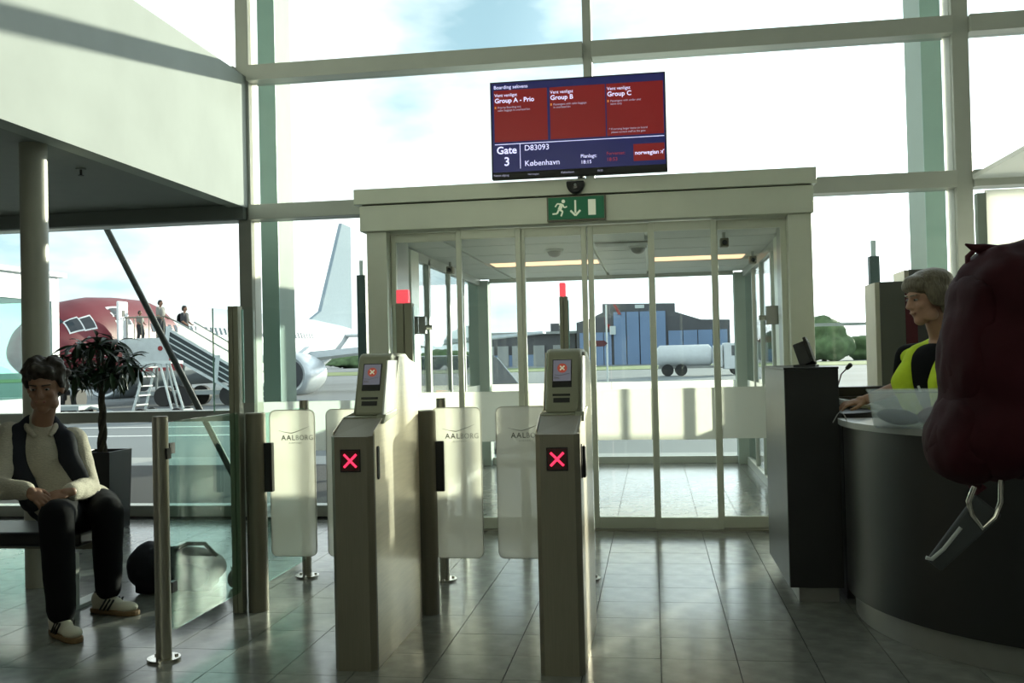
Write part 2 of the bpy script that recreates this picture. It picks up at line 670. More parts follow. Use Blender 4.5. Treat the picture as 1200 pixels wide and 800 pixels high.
tag(box('ceiling', 'ceiling_white', XL, XR, YB, FY + 0.2, ZC, ZC + 0.1), kind='structure')
w = tag(box('wall_back', 'wall_white', XL, XR, YB - 0.1, YB, 2.7, ZC), kind='structure')
box('light_cut_panel', 'wall_lower', XL, XR, YB - 0.1, YB + 0.02, 0, 2.7, w)  # unseen dark lower walls, added to cut bounce light in the hall
w = tag(box('wall_left', 'wall_white', XL - 0.1, XL, YB, FY, 2.7, ZC), kind='structure')
box('light_cut_panel', 'wall_lower', XL - 0.1, XL + 0.02, YB, FY, 0, 2.7, w)
w = tag(box('wall_right', 'wall_white', XR, XR + 0.1, YB, FY, 2.7, ZC), kind='structure')
box('light_cut_panel', 'wall_lower', XR - 0.02, XR + 0.1, YB, FY, 0, 2.7, w)

# balcony on the left: parapet with a smooth front, soffit below, round column
BX = -3.57
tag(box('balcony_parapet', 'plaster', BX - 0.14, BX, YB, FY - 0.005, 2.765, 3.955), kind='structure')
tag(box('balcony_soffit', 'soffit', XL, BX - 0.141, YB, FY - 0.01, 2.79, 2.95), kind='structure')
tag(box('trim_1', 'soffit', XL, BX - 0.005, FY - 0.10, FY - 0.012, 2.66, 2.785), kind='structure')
tag(MB().cyl(-3.86, 5.6, 0, 2.79, 0.082, 32).build('column', 'round_column', smooth=40), kind='structure')
spk = empty('sprinkler', (at(95, 207, 6.35).x, 6.35, 2.79), 0, 'small sprinkler head under the balcony ceiling', 'sprinkler')
p = origin(spk)
MB().cyl(p.x, p.y, p.z - 0.012, p.z, 0.035, 16).build('cover_plate', 'soffit', spk, smooth=40)
MB().cyl(p.x, p.y, p.z - 0.05, p.z - 0.012, 0.009, 10).cyl(p.x, p.y, p.z - 0.055, p.z - 0.05, 0.02, 12).build('nozzle', 'black', spk)

# facade bays: mullions, transoms and panes
MUL = [(-9.0, -8.88), (-3.665, -3.545), (-0.53, -0.455), (2.46, 2.59), (7.9, 8.0)]
LEV = [(2.655, 2.79), (3.905, 4.045)]
bay_x = [(-8.88, -3.665), (-3.545, -0.53), (-0.455, 2.46), (2.59, 7.9)]
DX0, DX1 = -2.27, 1.215          # the entrance lobby cuts through the lower tier
for k, (x0, x1) in enumerate(bay_x):
    wn = empty('window_%d' % (k + 1), ((x0 + x1) / 2, FY, 0), kind='structure')
    a, bq = MUL[k]
    MB().box(a, bq, FY, FY + 0.16, 2.62 if k == 2 else 0, ZC).build('mullion', 'frame', wn, bevel=0.004)
    if k == 3:
        a, bq = MUL[4]
        MB().box(a, bq, FY, FY + 0.16, 0, ZC).build('mullion', 'frame', wn, bevel=0.004)
    for (z0, z1) in LEV:
        MB().box(x0, x1, FY - 0.05, FY + 0.15, z0, z1).build('transom', 'frame', wn, bevel=0.004)
    lows = [(x0, x1)]
    if k == 1:
        lows = [(x0, DX0)]
    if k == 2:
        lows = [(DX1, x1)]
    for (u0, u1) in lows:
        zz = 0.0
        MB().box(u0, u1, FY, FY + 0.15, 0.0, 0.10).build('sill', 'frame', wn, bevel=0.004)
        MB().box(u0, u1, FY + 0.075, FY + 0.085, 0.10, LEV[0][0]).build('pane', 'pane', wn)
        if k == 1:
            MB().box(u0 + 0.01, u1 - 0.01, FY + 0.070, FY + 0.0745, 0.58, 1.02).build('frost_band', 'frost', wn)
    if k == 0:
        MB().box(x0, x1, FY - 0.03, FY + 0.14, 0.86, 0.955).build('rail', 'frame', wn, bevel=0.004)
    MB().box(x0, x1, FY + 0.075, FY + 0.085, LEV[0][1], LEV[1][0]).build('pane', 'pane', wn)
    MB().box(x0, x1, FY + 0.075, FY + 0.085, LEV[1][1], ZC).build('pane', 'pane', wn)

# diagonal wind brace outside the left bay
p0, p1 = at(122, 262, 9.0), at(276, 562, 9.0)
br = MB().tube([p0 + (p0 - p1) * 0.05, p1 + (p1 - p0) * 0.08], 0.032, 12).build('wind_brace', 'brace_dark', smooth=40)
tag(br, 'long diagonal steel brace rod crossing the window by the airliner', 'brace')

# square steel columns outside, left and right of the middle bays, with frosted strips on the glass beside them
for (pa, pb, py, dep, sa_, sb_, lab, wn) in ((306, 326, 280, 0.41, 293, 305, 'tall pale green steel column outside, left of the gate door', 'window_2'),
                                             (1081, 1105, 130, 0.55, 1106, 1121, 'tall pale green steel column outside, behind the woman in the yellow vest', 'window_3')):
    xa, xb = at(pa, py, 9.0).x, at(pb, py, 9.0).x
    hc = empty('steel_column', ((xa + xb) / 2, 9.2, -0.25), 0, lab, 'column', 'steel columns outside the glass')
    MB().box(xa, xb, 9.0, 9.012, -0.2, 9.2).build('shade_tinted_front', 'column_front_shade', hc)  # front face coloured apart from the shaft to carry its shade tone
    MB().box(xa, xb, 9.012, 9.0 + dep, -0.2, 9.2).build('shaft', 'column_paint', hc)
    MB().box(xa - 0.06, xb + 0.06, 8.95, 9.05 + dep, -0.25, -0.2).build('base_plate', 'frame', hc)
    ws = bpy.data.objects[wn]
    xa, xb = at(sa_, py, FY + 0.07).x, at(sb_, py, FY + 0.07).x
    for (z0, z1) in ((0.1, LEV[0][0]), (LEV[0][1], LEV[1][0]), (LEV[1][1], ZC)):
        MB().box(xa, xb, FY + 0.066, FY + 0.072, z0, z1).build('frost_strip', 'frost', ws)

# ------------------------------------------------------------------ entrance lobby
door = empty('door_1', (-0.53, 7.6, 0), kind='structure')
DY = 7.60
box('header_cover', 'header', -2.345, 1.245, 7.45, 8.2, 2.62, 2.742, door, bevel=0.004)
box('header_box', 'header', -2.305, 1.222, 7.475, 8.2, 2.405, 2.612, door, bevel=0.004)
box('header_gap', 'black', -2.29, 1.21, 7.50, 8.15, 2.612, 2.62, door)
for (a, bq) in ((-2.265, -2.10), (1.035, 1.21)):
    box('post', 'header', a, bq, 7.52, 7.72, 0, 2.405, door, bevel=0.004)
box('post_cover', 'frame', -2.265, -2.10, 7.72, 8.22, 0, 2.405, door)
box('post_cover', 'frame', 1.035, 1.21, 7.72, 8.22, 0, 2.405, door)
leaves = [(-2.10, -1.515, 7.66), (-1.545, -1.02, 7.60), (-1.035, -0.50, 7.63), (-0.49, 0.022, 7.63), (-0.012, 0.505, 7.60), (0.475, 1.035, 7.66)]
ST = 0.042
for (a, bq, y) in leaves:
    lf = empty('door_leaf', (a - door.location.x, y - door.location.y, 0), parent=door)
    MB().box(a, a + ST, y - 0.02, y + 0.02, 0.012, 2.395).box(bq - ST, bq, y - 0.02, y + 0.02, 0.012, 2.395).box(a + ST, bq - ST, y - 0.02, y + 0.02, 0.012, 0.10).box(a + ST, bq - ST, y - 0.02, y + 0.02, 2.325, 2.395).build('frame', 'header', lf, bevel=0.003)
    MB().box(a + ST, bq - ST, y - 0.004, y + 0.004, 0.10, 2.325).build('pane', 'pane_clear', lf)
    MB().box(a + ST + 0.001, bq - ST - 0.001, y + 0.0045, y + 0.0065, 0.70, 1.10).build('frost_band', 'frost', lf)
box('threshold', 'steel', -2.10, 1.035, 7.56, 7.72, 0.0, 0.010, door)

# the lobby behind: side glass, far glass wall, panelled ceiling
LX0, LX1, LY1 = -2.20, 1.14, 12.30
for (nm, x, sgn) in (('window_5', LX0, 1), ('window_6', LX1, -1)):
    wn = empty(nm, (x, 10, 0), kind='structure')
    for (ya, yb, wd) in ((8.42, 8.72, 0.07), (9.28, 9.36, 0.03), (10.3, 10.35, 0.025), (11.1, 11.15, 0.025)):
        MB().box(x - wd, x + wd, ya, yb, 0.0, 2.36).build('post', 'header' if wd > 0.05 else 'frame', wn, bevel=0.003)
    MB().box(x - 0.13, x + 0.13, 12.12, 12.36, 0.0, 2.36).build('corner_post', 'column_paint', wn, bevel=0.003)
    MB().box(x - 0.03, x + 0.03, 8.42, 12.2, 2.30, 2.42).box(x - 0.03, x + 0.03, 8.72, 12.12, 0.0, 0.09).build('rail', 'frame', wn)
    for (ya, yb) in ((8.73, 9.27), (9.37, 10.29), (10.36, 11.09), (11.16, 12.11)):
        MB().box(x - 0.005, x + 0.005, ya, yb, 0.09, 2.30).build('pane', 'pane', wn)
        MB().box(x + 0.0055 * sgn, x + 0.0075 * sgn, ya + 0.005, yb - 0.005, 0.62, 1.03).build('frost_band', 'frost', wn)
wn = empty('window_7', (-0.53, LY1, 0), kind='structure')
MB().box(LX0 + 0.13, LX1 - 0.13, LY1 - 0.04, LY1 + 0.04, 0.0, 0.09).build('sill', 'frame', wn, bevel=0.003)
MB().box(LX0 + 0.13, LX1 - 0.13, LY1 - 0.04, LY1 + 0.04, 2.34, 2.42).build('head_rail', 'frame', wn)
for (a, bq) in ((LX0 + 0.13, -0.535), (-0.525, LX1 - 0.13)):
    MB().box(a, bq, LY1 - 0.005, LY1 + 0.005, 0.09, 2.34).build('pane', 'pane', wn)
    MB().box(a, bq, LY1 - 0.008, LY1 - 0.006, 0.62, 1.03).build('frost_band', 'frost', wn)
lc = box('ceiling_lobby', 'header', LX0 - 0.1, LX1 + 0.1, 7.72, LY1 + 0.3, 2.42, 2.60)
tag(lc, kind='structure')
LIGHTS = [(-1.75, -0.55, 10.25, 10.75), (-0.02, 1.0, 10.25, 10.75)]
cols = [(-2.17, -1.78), (-1.75, -0.55), (-0.52, -0.05), (-0.02, 1.11)]
rows = [(7.76, 8.6), (8.63, 9.4), (9.43, 10.22), (10.25, 10.75), (10.78, 11.5), (11.53, 12.25)]
for ci, (a, bq) in enumerate(cols):
    for ri, (c0, c1) in enumerate(rows):
        if ri == 3 and ci in (1, 3):
            continue
        MB().box(a, bq, c0, c1, 2.385, 2.42).build('ceiling_panel', 'ceiling_white', lc, bevel=0.002)
for i, (a, bq, c0, c1) in enumerate(LIGHTS):
    ll = empty('ceiling_light', ((a + bq) / 2, (c0 + c1) / 2, 2.42), 0, ('warm glowing flat ceiling light in the lobby above the left door panes', 'warm glowing flat ceiling light in the lobby above the right door panes')[i], 'ceiling light', 'lobby ceiling lights')
    MB().box(a, bq, c0, c1, 2.40, 2.42).build('housing', 'paint_white', ll)
    MB().box(a + 0.02, bq - 0.02, c0 + 0.02, c1 - 0.02, 2.392, 2.40).build('diffuser', 'light_panel', ll)
for i, (px, py) in enumerate(((650, 301), (748, 299))):
    q = at(px, py, 9.1)
    dm = empty('dome_sensor', (q.x, 9.1, 2.385), 0, ('round dome sensor on the lobby ceiling left of the centre door stile', 'round dome sensor on the lobby ceiling right of the centre door stile')[i], 'sensor', 'lobby dome sensors')
    MB().cyl(q.x, 9.1, 2.365, 2.385, 0.085, 24).build('ring', 'ceiling_white', dm, smooth=40)
    MB().ell((q.x, 9.1, 2.365), (0.068, 0.068, 0.055)).build('dome', 'plinth', dm, smooth=60)
q = at(730, 293, 8.95)
vg = empty('ceiling_vent', (-0.27, 9.0, 2.385), 0, 'perforated grey air vent in the lobby ceiling', 'vent')
MB().box(-0.50, 0.02, 8.70, 8.95, 2.378, 2.385).build('backing', 'plinth', vg)
for k in range(9):
    y = 8.715 + k * 0.026
    MB().box(-0.49, 0.01, y, y + 0.012, 2.370, 2.378).build('slat', 'frame', vg)
for (x, y, lab) in ((-2.08, 9.9, 'small security camera high on the left wall of the lobby'), (1.02, 10.0, 'small security camera high on the right wall of the lobby'), (0.62, 8.35, 'small sensor hanging from the lobby ceiling behind the right pane')):
    sc_ = empty('security_camera', (x, y, 2.385), 0, lab, 'camera', 'lobby cameras')
    MB().cyl(x, y, 2.33, 2.385, 0.015, 10).build('bracket', 'frame', sc_)
    MB().box(x - 0.035, x + 0.035, y - 0.06, y + 0.05, 2.26, 2.335).build('housing', 'steel_dark', sc_, bevel=0.008)
    MB().tube([(x, y - 0.075, 2.295), (x, y - 0.055, 2.295)], 0.022, 12).build('lens', 'black_gloss', sc_)
for (x, s_, lab) in ((-2.08, 1, 'small grey lock box on the left side frame of the lobby'), (1.02, -1, 'small grey lock box with a round knob on the right side frame of the lobby')):
    lb = empty('lock_box', (x, 8.6, 1.7), 0, lab, 'lock')
    MB().box(x - 0.05, x + 0.05, 8.50, 8.58, 1.60, 1.76).build('case', 'plinth', lb, bevel=0.006)
    MB().tube([(x + 0.05 * s_, 8.54, 1.66), (x + 0.11 * s_, 8.54, 1.66)], 0.022, 14).build('knob', 'chrome', lb, smooth=40)

# running-man exit sign
es = empty('exit_sign', (-0.555, 7.44, 2.42), 0, 'green emergency exit sign with running figure, arrow and door', 'exit sign')
ex0, ex1, ez0, ez1 = -0.775, -0.345, 2.425, 2.595
box('case', 'steel_dark', ex0 - 0.012, ex1 + 0.012, 7.425, 7.474, ez0 - 0.012, ez1 + 0.012, es, bevel=0.004)
box('face', 'exit_green', ex0, ex1, 7.420, 7.425, ez0, ez1, es)
fy = 7.4165
W_ = ex1 - ex0


def sgn_bar(mb, a, bq, wd):
    a, bq = Vector(a), Vector(bq)
    d = (bq - a).normalized()
    nrm = Vector((-d.y, d.x)) * wd / 2
    mb.prism([tuple(a - nrm), tuple(bq - nrm), tuple(bq + nrm), tuple(a + nrm)], 'y', fy, 7.4195)


g = MB()
gx, gz = ex0 + 0.02, ez0 + 0.02
ring = [(gx + 0.098 + 0.014 * math.cos(2 * PI * k / 14), gz + 0.119 + 0.014 * math.sin(2 * PI * k / 14)) for k in range(14)]
g.prism(ring, 'y', fy, 7.4195)
sgn_bar(g, (gx + 0.088, gz + 0.100), (gx + 0.066, gz + 0.055), 0.028)
sgn_bar(g, (gx + 0.084, gz + 0.098), (gx + 0.050, gz + 0.102), 0.011)
sgn_bar(g, (gx + 0.050, gz + 0.102), (gx + 0.034, gz + 0.078), 0.010)
sgn_bar(g, (gx + 0.092, gz + 0.094), (gx + 0.105, gz + 0.070), 0.011)
sgn_bar(g, (gx + 0.105, gz + 0.070), (gx + 0.126, gz + 0.078), 0.010)
sgn_bar(g, (gx + 0.066, gz + 0.058), (gx + 0.092, gz + 0.040), 0.014)
sgn_bar(g, (gx + 0.092, gz + 0.040), (gx + 0.078, gz + 0.004), 0.012)
sgn_bar(g, (gx + 0.062, gz + 0.055), (gx + 0.048, gz + 0.026), 0.014)
sgn_bar(g, (gx + 0.048, gz + 0.026), (gx + 0.012, gz + 0.024), 0.012)
g.build('running_figure', 'exit_pale', es)
g = MB()
sgn_bar(g, (gx + 0.190, gz + 0.125), (gx + 0.190, gz + 0.025), 0.014)
sgn_bar(g, (gx + 0.190, gz + 0.006), (gx + 0.152, gz + 0.046), 0.015)
sgn_bar(g, (gx + 0.190, gz + 0.006), (gx + 0.228, gz + 0.046), 0.015)
g.build('arrow', 'exit_pale', es)
g = MB()
sgn_bar(g, (gx + 0.318, gz + 0.006), (gx + 0.318, gz + 0.126), 0.058)
g.build('door_symbol', 'exit_pale', es)

# motion sensor: black half dome above the sign
ms = empty('motion_sensor', (-0.56, 7.44, 2.64), 0, 'black half round door sensor above the exit sign', 'sensor')
mb = MB()
pts = [(-0.63, 2.715), (-0.49, 2.715)] + [(-0.56 + 0.07 * math.cos(R(-a)), 2.70 + 0.082 * math.sin(R(-a))) for a in range(0, 181, 15)]
mb.prism(pts[::-1], 'y', 7.39, 7.449)
mb.build('housing', 'black', ms, bevel=0.01)
MB().box(-0.575, -0.545, 7.380, 7.392, 2.655, 2.675).build('lens', 'black_gloss', ms)
MB().tube([(-0.56, 7.40, 2.685), (-0.56, 7.388, 2.685)], 0.010, 12).build('indicator', 'strap_light', ms)

# ------------------------------------------------------------------ gate display
tv = empty('gate_display', (-1.20, 7.35, 2.747), 0, 'flat gate display screen with red boarding panels above the door header', 'screen')
TW, TH = 1.345, 0.755
X0, Y0, Z0 = origin(tv)


def U(u):
    return u * TW


def V(v):
    return TH * (1 - v)


MB().box(0, TW, 0.0, 0.06, 0, TH).build('housing', 'black', tv, bevel=0.004, local=True)
MB().box(0.012, TW - 0.012, -0.002, 0.0, TH * 0.07, TH - 0.012).build('screen', 'screen_blue', tv, local=True)
for (a, bq) in ((0.022, 0.33), (0.345, 0.66), (0.667, 0.985)):
    MB().box(U(a), U(bq), -0.004, -0.002, V(0.62), V(0.09)).build('red_panel', 'screen_red', tv, local=True)
MB().box(U(0.812), U(0.985), -0.004, -0.002, V(0.885), V(0.715)).build('logo_panel', 'screen_red', tv, local=True)
MB().box(U(0.022), U(0.985), -0.004, -0.002, V(0.648), V(0.642)).box(U(0.166), U(0.169), -0.004, -0.002, V(0.90), V(0.648)).build('divider_line', 'screen_text', tv, local=True)
MB().tube([(0.67, 0.05, 0.1), (0.67, 0.30, 0.05), (0.67, 0.30, -0.02)], 0.03, 10).build('bracket', 'black', tv, local=True)
T_ = lambda s, u, v, size, ma='screen_text', bold=0.0, al='LEFT', sx=1.0: text('lettering', s, size, (U(u), -0.0048, V(v)), ma, tv, align=al, bold=bold, sx=sx)
T_('Boarding sekvens', 0.022, 0.075, 0.038)
for (u, h, l1, l2) in ((0.026, 'Group A - Prio', 'Priority Boarding incl.', 'cabin baggage in overhead bin'), (0.348, 'Group B', 'Passengers with cabin baggage', 'in overhead bin'), (0.672, 'Group C', 'Passengers with under seat', 'items only')):
    T_('Vent venligst', u, 0.155, 0.034)
    T_(h, u, 0.218, 0.050, bold=0.0008)
    T_(l1, u + 0.017, 0.275, 0.021, 'screen_text_dim')
    T_(l2, u + 0.017, 0.305, 0.021, 'screen_text_dim')
    MB().box(U(u), U(u) + 0.012, -0.0048, -0.004, V(0.277), V(0.255)).build('marker', 'screen_amber', tv, local=True)
T_('* If carrying larger items on board', 0.678, 0.560, 0.021, 'screen_text_dim')
T_('please contact staff at the gate', 0.690, 0.592, 0.021, 'screen_text_dim')
T_('Gate', 0.090, 0.742, 0.080, bold=0.0014, al='CENTER')
T_('3', 0.090, 0.865, 0.094, bold=0.0014, al='CENTER')
T_('D83093', 0.192, 0.72, 0.060)
T_('K\u00f8benhavn', 0.192, 0.878, 0.060)
T_('Planlagt:', 0.513, 0.825, 0.038)
T_('18:15', 0.513, 0.885, 0.038)
T_('Forventet:', 0.660, 0.810, 0.034, 'screen_text_red')
T_('18:53', 0.660, 0.872, 0.038, 'screen_text_red')
T_('norwegian', 0.819, 0.822, 0.043, bold=0.0006)
lx, lz = U(0.963), V(0.822)
MB().tube([(lx, -0.005, lz + 0.022), (lx + 0.010, -0.005, lz + 0.013), (lx, -0.005, lz + 0.002)], 0.0024, 6).tube([(lx + 0.026, -0.005, lz + 0.030), (lx + 0.015, -0.005, lz + 0.020), (lx + 0.015, -0.005, lz - 0.002)], 0.0024, 6).build('logo_mark', 'screen_text', tv, local=True)
T_('N\u00e6ste afgang', 0.012, 0.972, 0.022, 'screen_text_dim')
T_('Norwegian', 0.21, 0.972, 0.019, 'screen_text_dim')
T_('K\u00f8benhavn', 0.40, 0.972, 0.022, 'screen_text_dim')
T_('18:55', 0.605, 0.972, 0.020, 'screen_text_dim')


# ------------------------------------------------------------------ boarding gates
def bollard(x, y, z1, r, lab, plate=0.075):
    o = empty('bollard', (x, y, 0), 0, lab, 'bollard', 'steel bollards of the boarding gates')
    MB().cyl(x, y, 0.012, z1, r, 32).build('post', 'steel', o, smooth=40)
    MB().cyl(x, y, z1, z1 + 0.004, r * 0.96, 32).build('cap', 'steel_dark', o, smooth=40)
    MB().cyl(x, y, 0, 0.012, plate, 32).build('base_plate', 'chrome', o, smooth=40)
    for k in range(3):
        a = 0.6 + k * 2 * PI / 3
        MB().cyl(x + plate * 0.74 * math.cos(a), y + plate * 0.74 * math.sin(a), 0.012, 0.02, 0.009, 8).build('bolt', 'chrome', o)
    return o


bn = bollard(-2.285, 4.22, 1.125, 0.036, 'nearest brushed steel bollard, with a round base plate, beside the seated man')
MB().box(-2.25, -2.242, 4.20, 4.24, 0.93, 0.98).build('glass_clip', 'black', bn)
bollard(-2.22, 5.92, 1.12, 0.030, 'slim steel bollard behind the left swing panel, near the plant')
bollard(-1.31, 5.86, 1.12, 0.030, 'slim steel bollard behind the left boarding gate cabinet')
bollard(-0.425, 5.92, 1.10, 0.030, 'slim steel bollard behind the right boarding gate cabinet, only its base plate showing')


def gate_post(x, y, lab, light):
    """round post that carries the swing panels, with the flat upright beside it"""
    o = empty('gate_post', (x, y, 0), 0, lab, 'gate post', 'posts of the boarding gates')
    MB().cyl(x, y, 0, 1.085, 0.055, 32).build('post', 'steel_dark', o, smooth=40)
    MB().cyl(x, y, 1.085, 1.092, 0.053, 32).build('cap', 'steel', o, smooth=40)
    MB().cyl(x, y, 0.66, 0.93, 0.0575, 32).build('hinge_sleeve', 'steel_dark', o, smooth=40)
    MB().box(x + 0.05, x + 0.098, y - 0.02, y + 0.02, 0.655, 0.925).build('clamp', 'black', o, bevel=0.004)
    return o


def upright(x, y, z0, z1, w_, lab, light, wings):
    o = empty('gate_upright', (x, y, z0), 0, lab, 'gate upright', 'uprights of the boarding gates')
    top = z1 - (0.075 if light else 0.0)
    MB().box(x - w_, x - 0.001, y - 0.03, y + 0.03, z0, top).build('plate', 'reader', o, bevel=0.004)
    MB().box(x + 0.001, x + w_, y - 0.03, y + 0.03, z0, top).build('plate', 'reader', o, bevel=0.004)
    if light:
        MB().box(x - w_ * 0.92, x + w_ * 0.55, y - 0.028, y + 0.028, top, z1).build('red_lamp', 'lamp_red', o, bevel=0.006)
    for (a, bq) in wings:
        pts = rounded(a, bq, 1.15, top - 0.005, 0.02, (0, 0, 1, 0) if a > x else (0, 0, 0, 1))
        MB().prism(pts, 'y', y - 0.005, y + 0.005).build('glass_wing', 'pane_clear', o)
        xe = a if a > x else bq
        MB().box(xe - 0.004, xe + 0.004, y - 0.006, y + 0.006, 1.15, top - 0.02).build('glass_edge', 'pane_edge', o)
    return o


gate_post(-2.195, 5.10, 'dark steel gate post with black clamp, leftmost of the three', False)
gate_post(-1.225, 5.10, 'dark steel gate post with black clamp, against the left gate cabinet', False)
gate_post(-0.50, 5.10, 'dark steel gate post hidden behind the right gate cabinet', False)
upright(-2.287, 5.06, 0.0, 1.685, 0.030, 'tall brown metal upright with glass wings, standing at the leftmost gate post', False, [(-2.243, -2.175)])
upright(-1.36, 5.22, 0.0, 1.755, 0.046, 'brown double upright with a red lamp, above the left gate cabinet', True, [(-1.315, -1.285), (-1.438, -1.408)])
upright(-0.475, 5.24, 0.0, 1.765, 0.022, 'slim upright with a red lamp, above the right gate cabinet', True, [(-0.452, -0.395)])

# glass screens of the left barrier
gs = empty('glass_screen', (-2.25, 4.65, 0), 0, 'clear glass barrier pane between the near bollard and the leftmost gate post', 'glass panel')
MB().prism(rounded(4.27, 5.02, 0.12, 1.10, 0.02), 'x', -2.270, -2.260).build('pane', 'pane_green', gs)
for z in (0.30, 0.95):
    MB().box(-2.276, -2.254, 4.25, 4.30, z, z + 0.05).build('clip', 'black', gs)
gs = empty('glass_screen', (-2.35, 5.03, 1.1), 0, 'tall clear glass pane with rounded corners and green edge, left of the brown upright', 'glass panel')
pa, pb = at(249, 357, 5.03), at(249, 487, 5.03)
MB().prism(rounded(pa.x, -2.306, pb.z, pa.z, 0.02, (1, 0, 0, 1)), 'y', 5.025, 5.035).build('pane', 'pane_clear', gs)
MB().tube([(pa.x, 5.03, pb.z + 0.02), (pa.x, 5.03, pa.z - 0.02)], 0.004, 8).build('edge', 'pane_edge', gs)
MB().prism(rounded(5.13, 5.88, 0.12, 1.08, 0.02), 'x', -2.213, -2.203).build('pane', 'pane_green', empty('glass_screen', (-2.21, 5.5, 0), 0, 'clear glass barrier pane behind the leftmost gate post', 'glass panel'))


def swing_panel(x0, x1, y, side, lab):
    """frosted panel with the airport lettering; side is the edge at its post"""
    o = empty('swing_panel', (x0 if side < 0 else x1, y, 0.28), 0, lab, 'swing panel', 'frosted swing panels of the boarding gates')
    MB().prism(rounded(x0, x1, 0.295, 1.105, 0.035), 'y', y - 0.006, y + 0.006).build('panel', 'frost_panel', o)
    ed = rounded(x0 + 0.002, x1 - 0.002, 0.297, 1.103, 0.034)
    MB().tube([(q[0], y - 0.003, q[1]) for q in ed] + [(ed[0][0], y - 0.003, ed[0][1])], 0.0022, 5).build('edge', 'plinth', o)
    cx = (x0 + x1) / 2 + 0.012
    zt = 0.955
    sw = []
    for k in range(13):
        u = k / 12
        sw.append((cx - 0.088 + 0.176 * u, y - 0.0075, zt + 0.036 - 0.016 * math.sin(min(1, u * 2.0) * PI * 0.5) + 0.040 * max(0, u - 0.42) ** 1.15 / 0.58))
    MB().tube(sw, [0.0006 + 0.0016 * math.sin(PI * min(1, max(0.03, k / 12))) for k in range(13)], 5).build('swoosh', 'ink_pale', o)
    ox = origin(o)
    text('lettering', 'AAL', 0.040, (cx - 0.074 - ox.x, -0.0068, zt - 0.018 - ox.z), 'ink', o, bold=0.0004, space=1.18)
    text('lettering', 'BORG', 0.040, (cx + 0.008 - ox.x, -0.0068, zt - 0.018 - ox.z), 'ink_pale', o, sx=0.88, space=1.12)
    text('lettering', 'AIRPORT', 0.012, (cx + 0.006 - ox.x, -0.0068, zt - 0.038 - ox.z), 'ink_pale', o, align='CENTER', space=1.7)
    return o


p = at
swing_panel(at(316, 500, 5.12).x, at(369, 500, 5.12).x, 5.12, -1, 'frosted swing panel lettered on the clamp of the leftmost gate post')
swing_panel(at(382, 500, 5.12).x, -1.281, 5.12, 1, 'frosted swing panel mostly hidden behind the left gate cabinet')
swing_panel(at(506, 500, 5.10).x, at(564, 500, 5.10).x, 5.10, -1, 'frosted swing panel on the post just right of the left gate cabinet')
swing_panel(at(581, 500, 5.10).x, -0.556, 5.10, 1, 'frosted swing panel just left of the right gate cabinet')


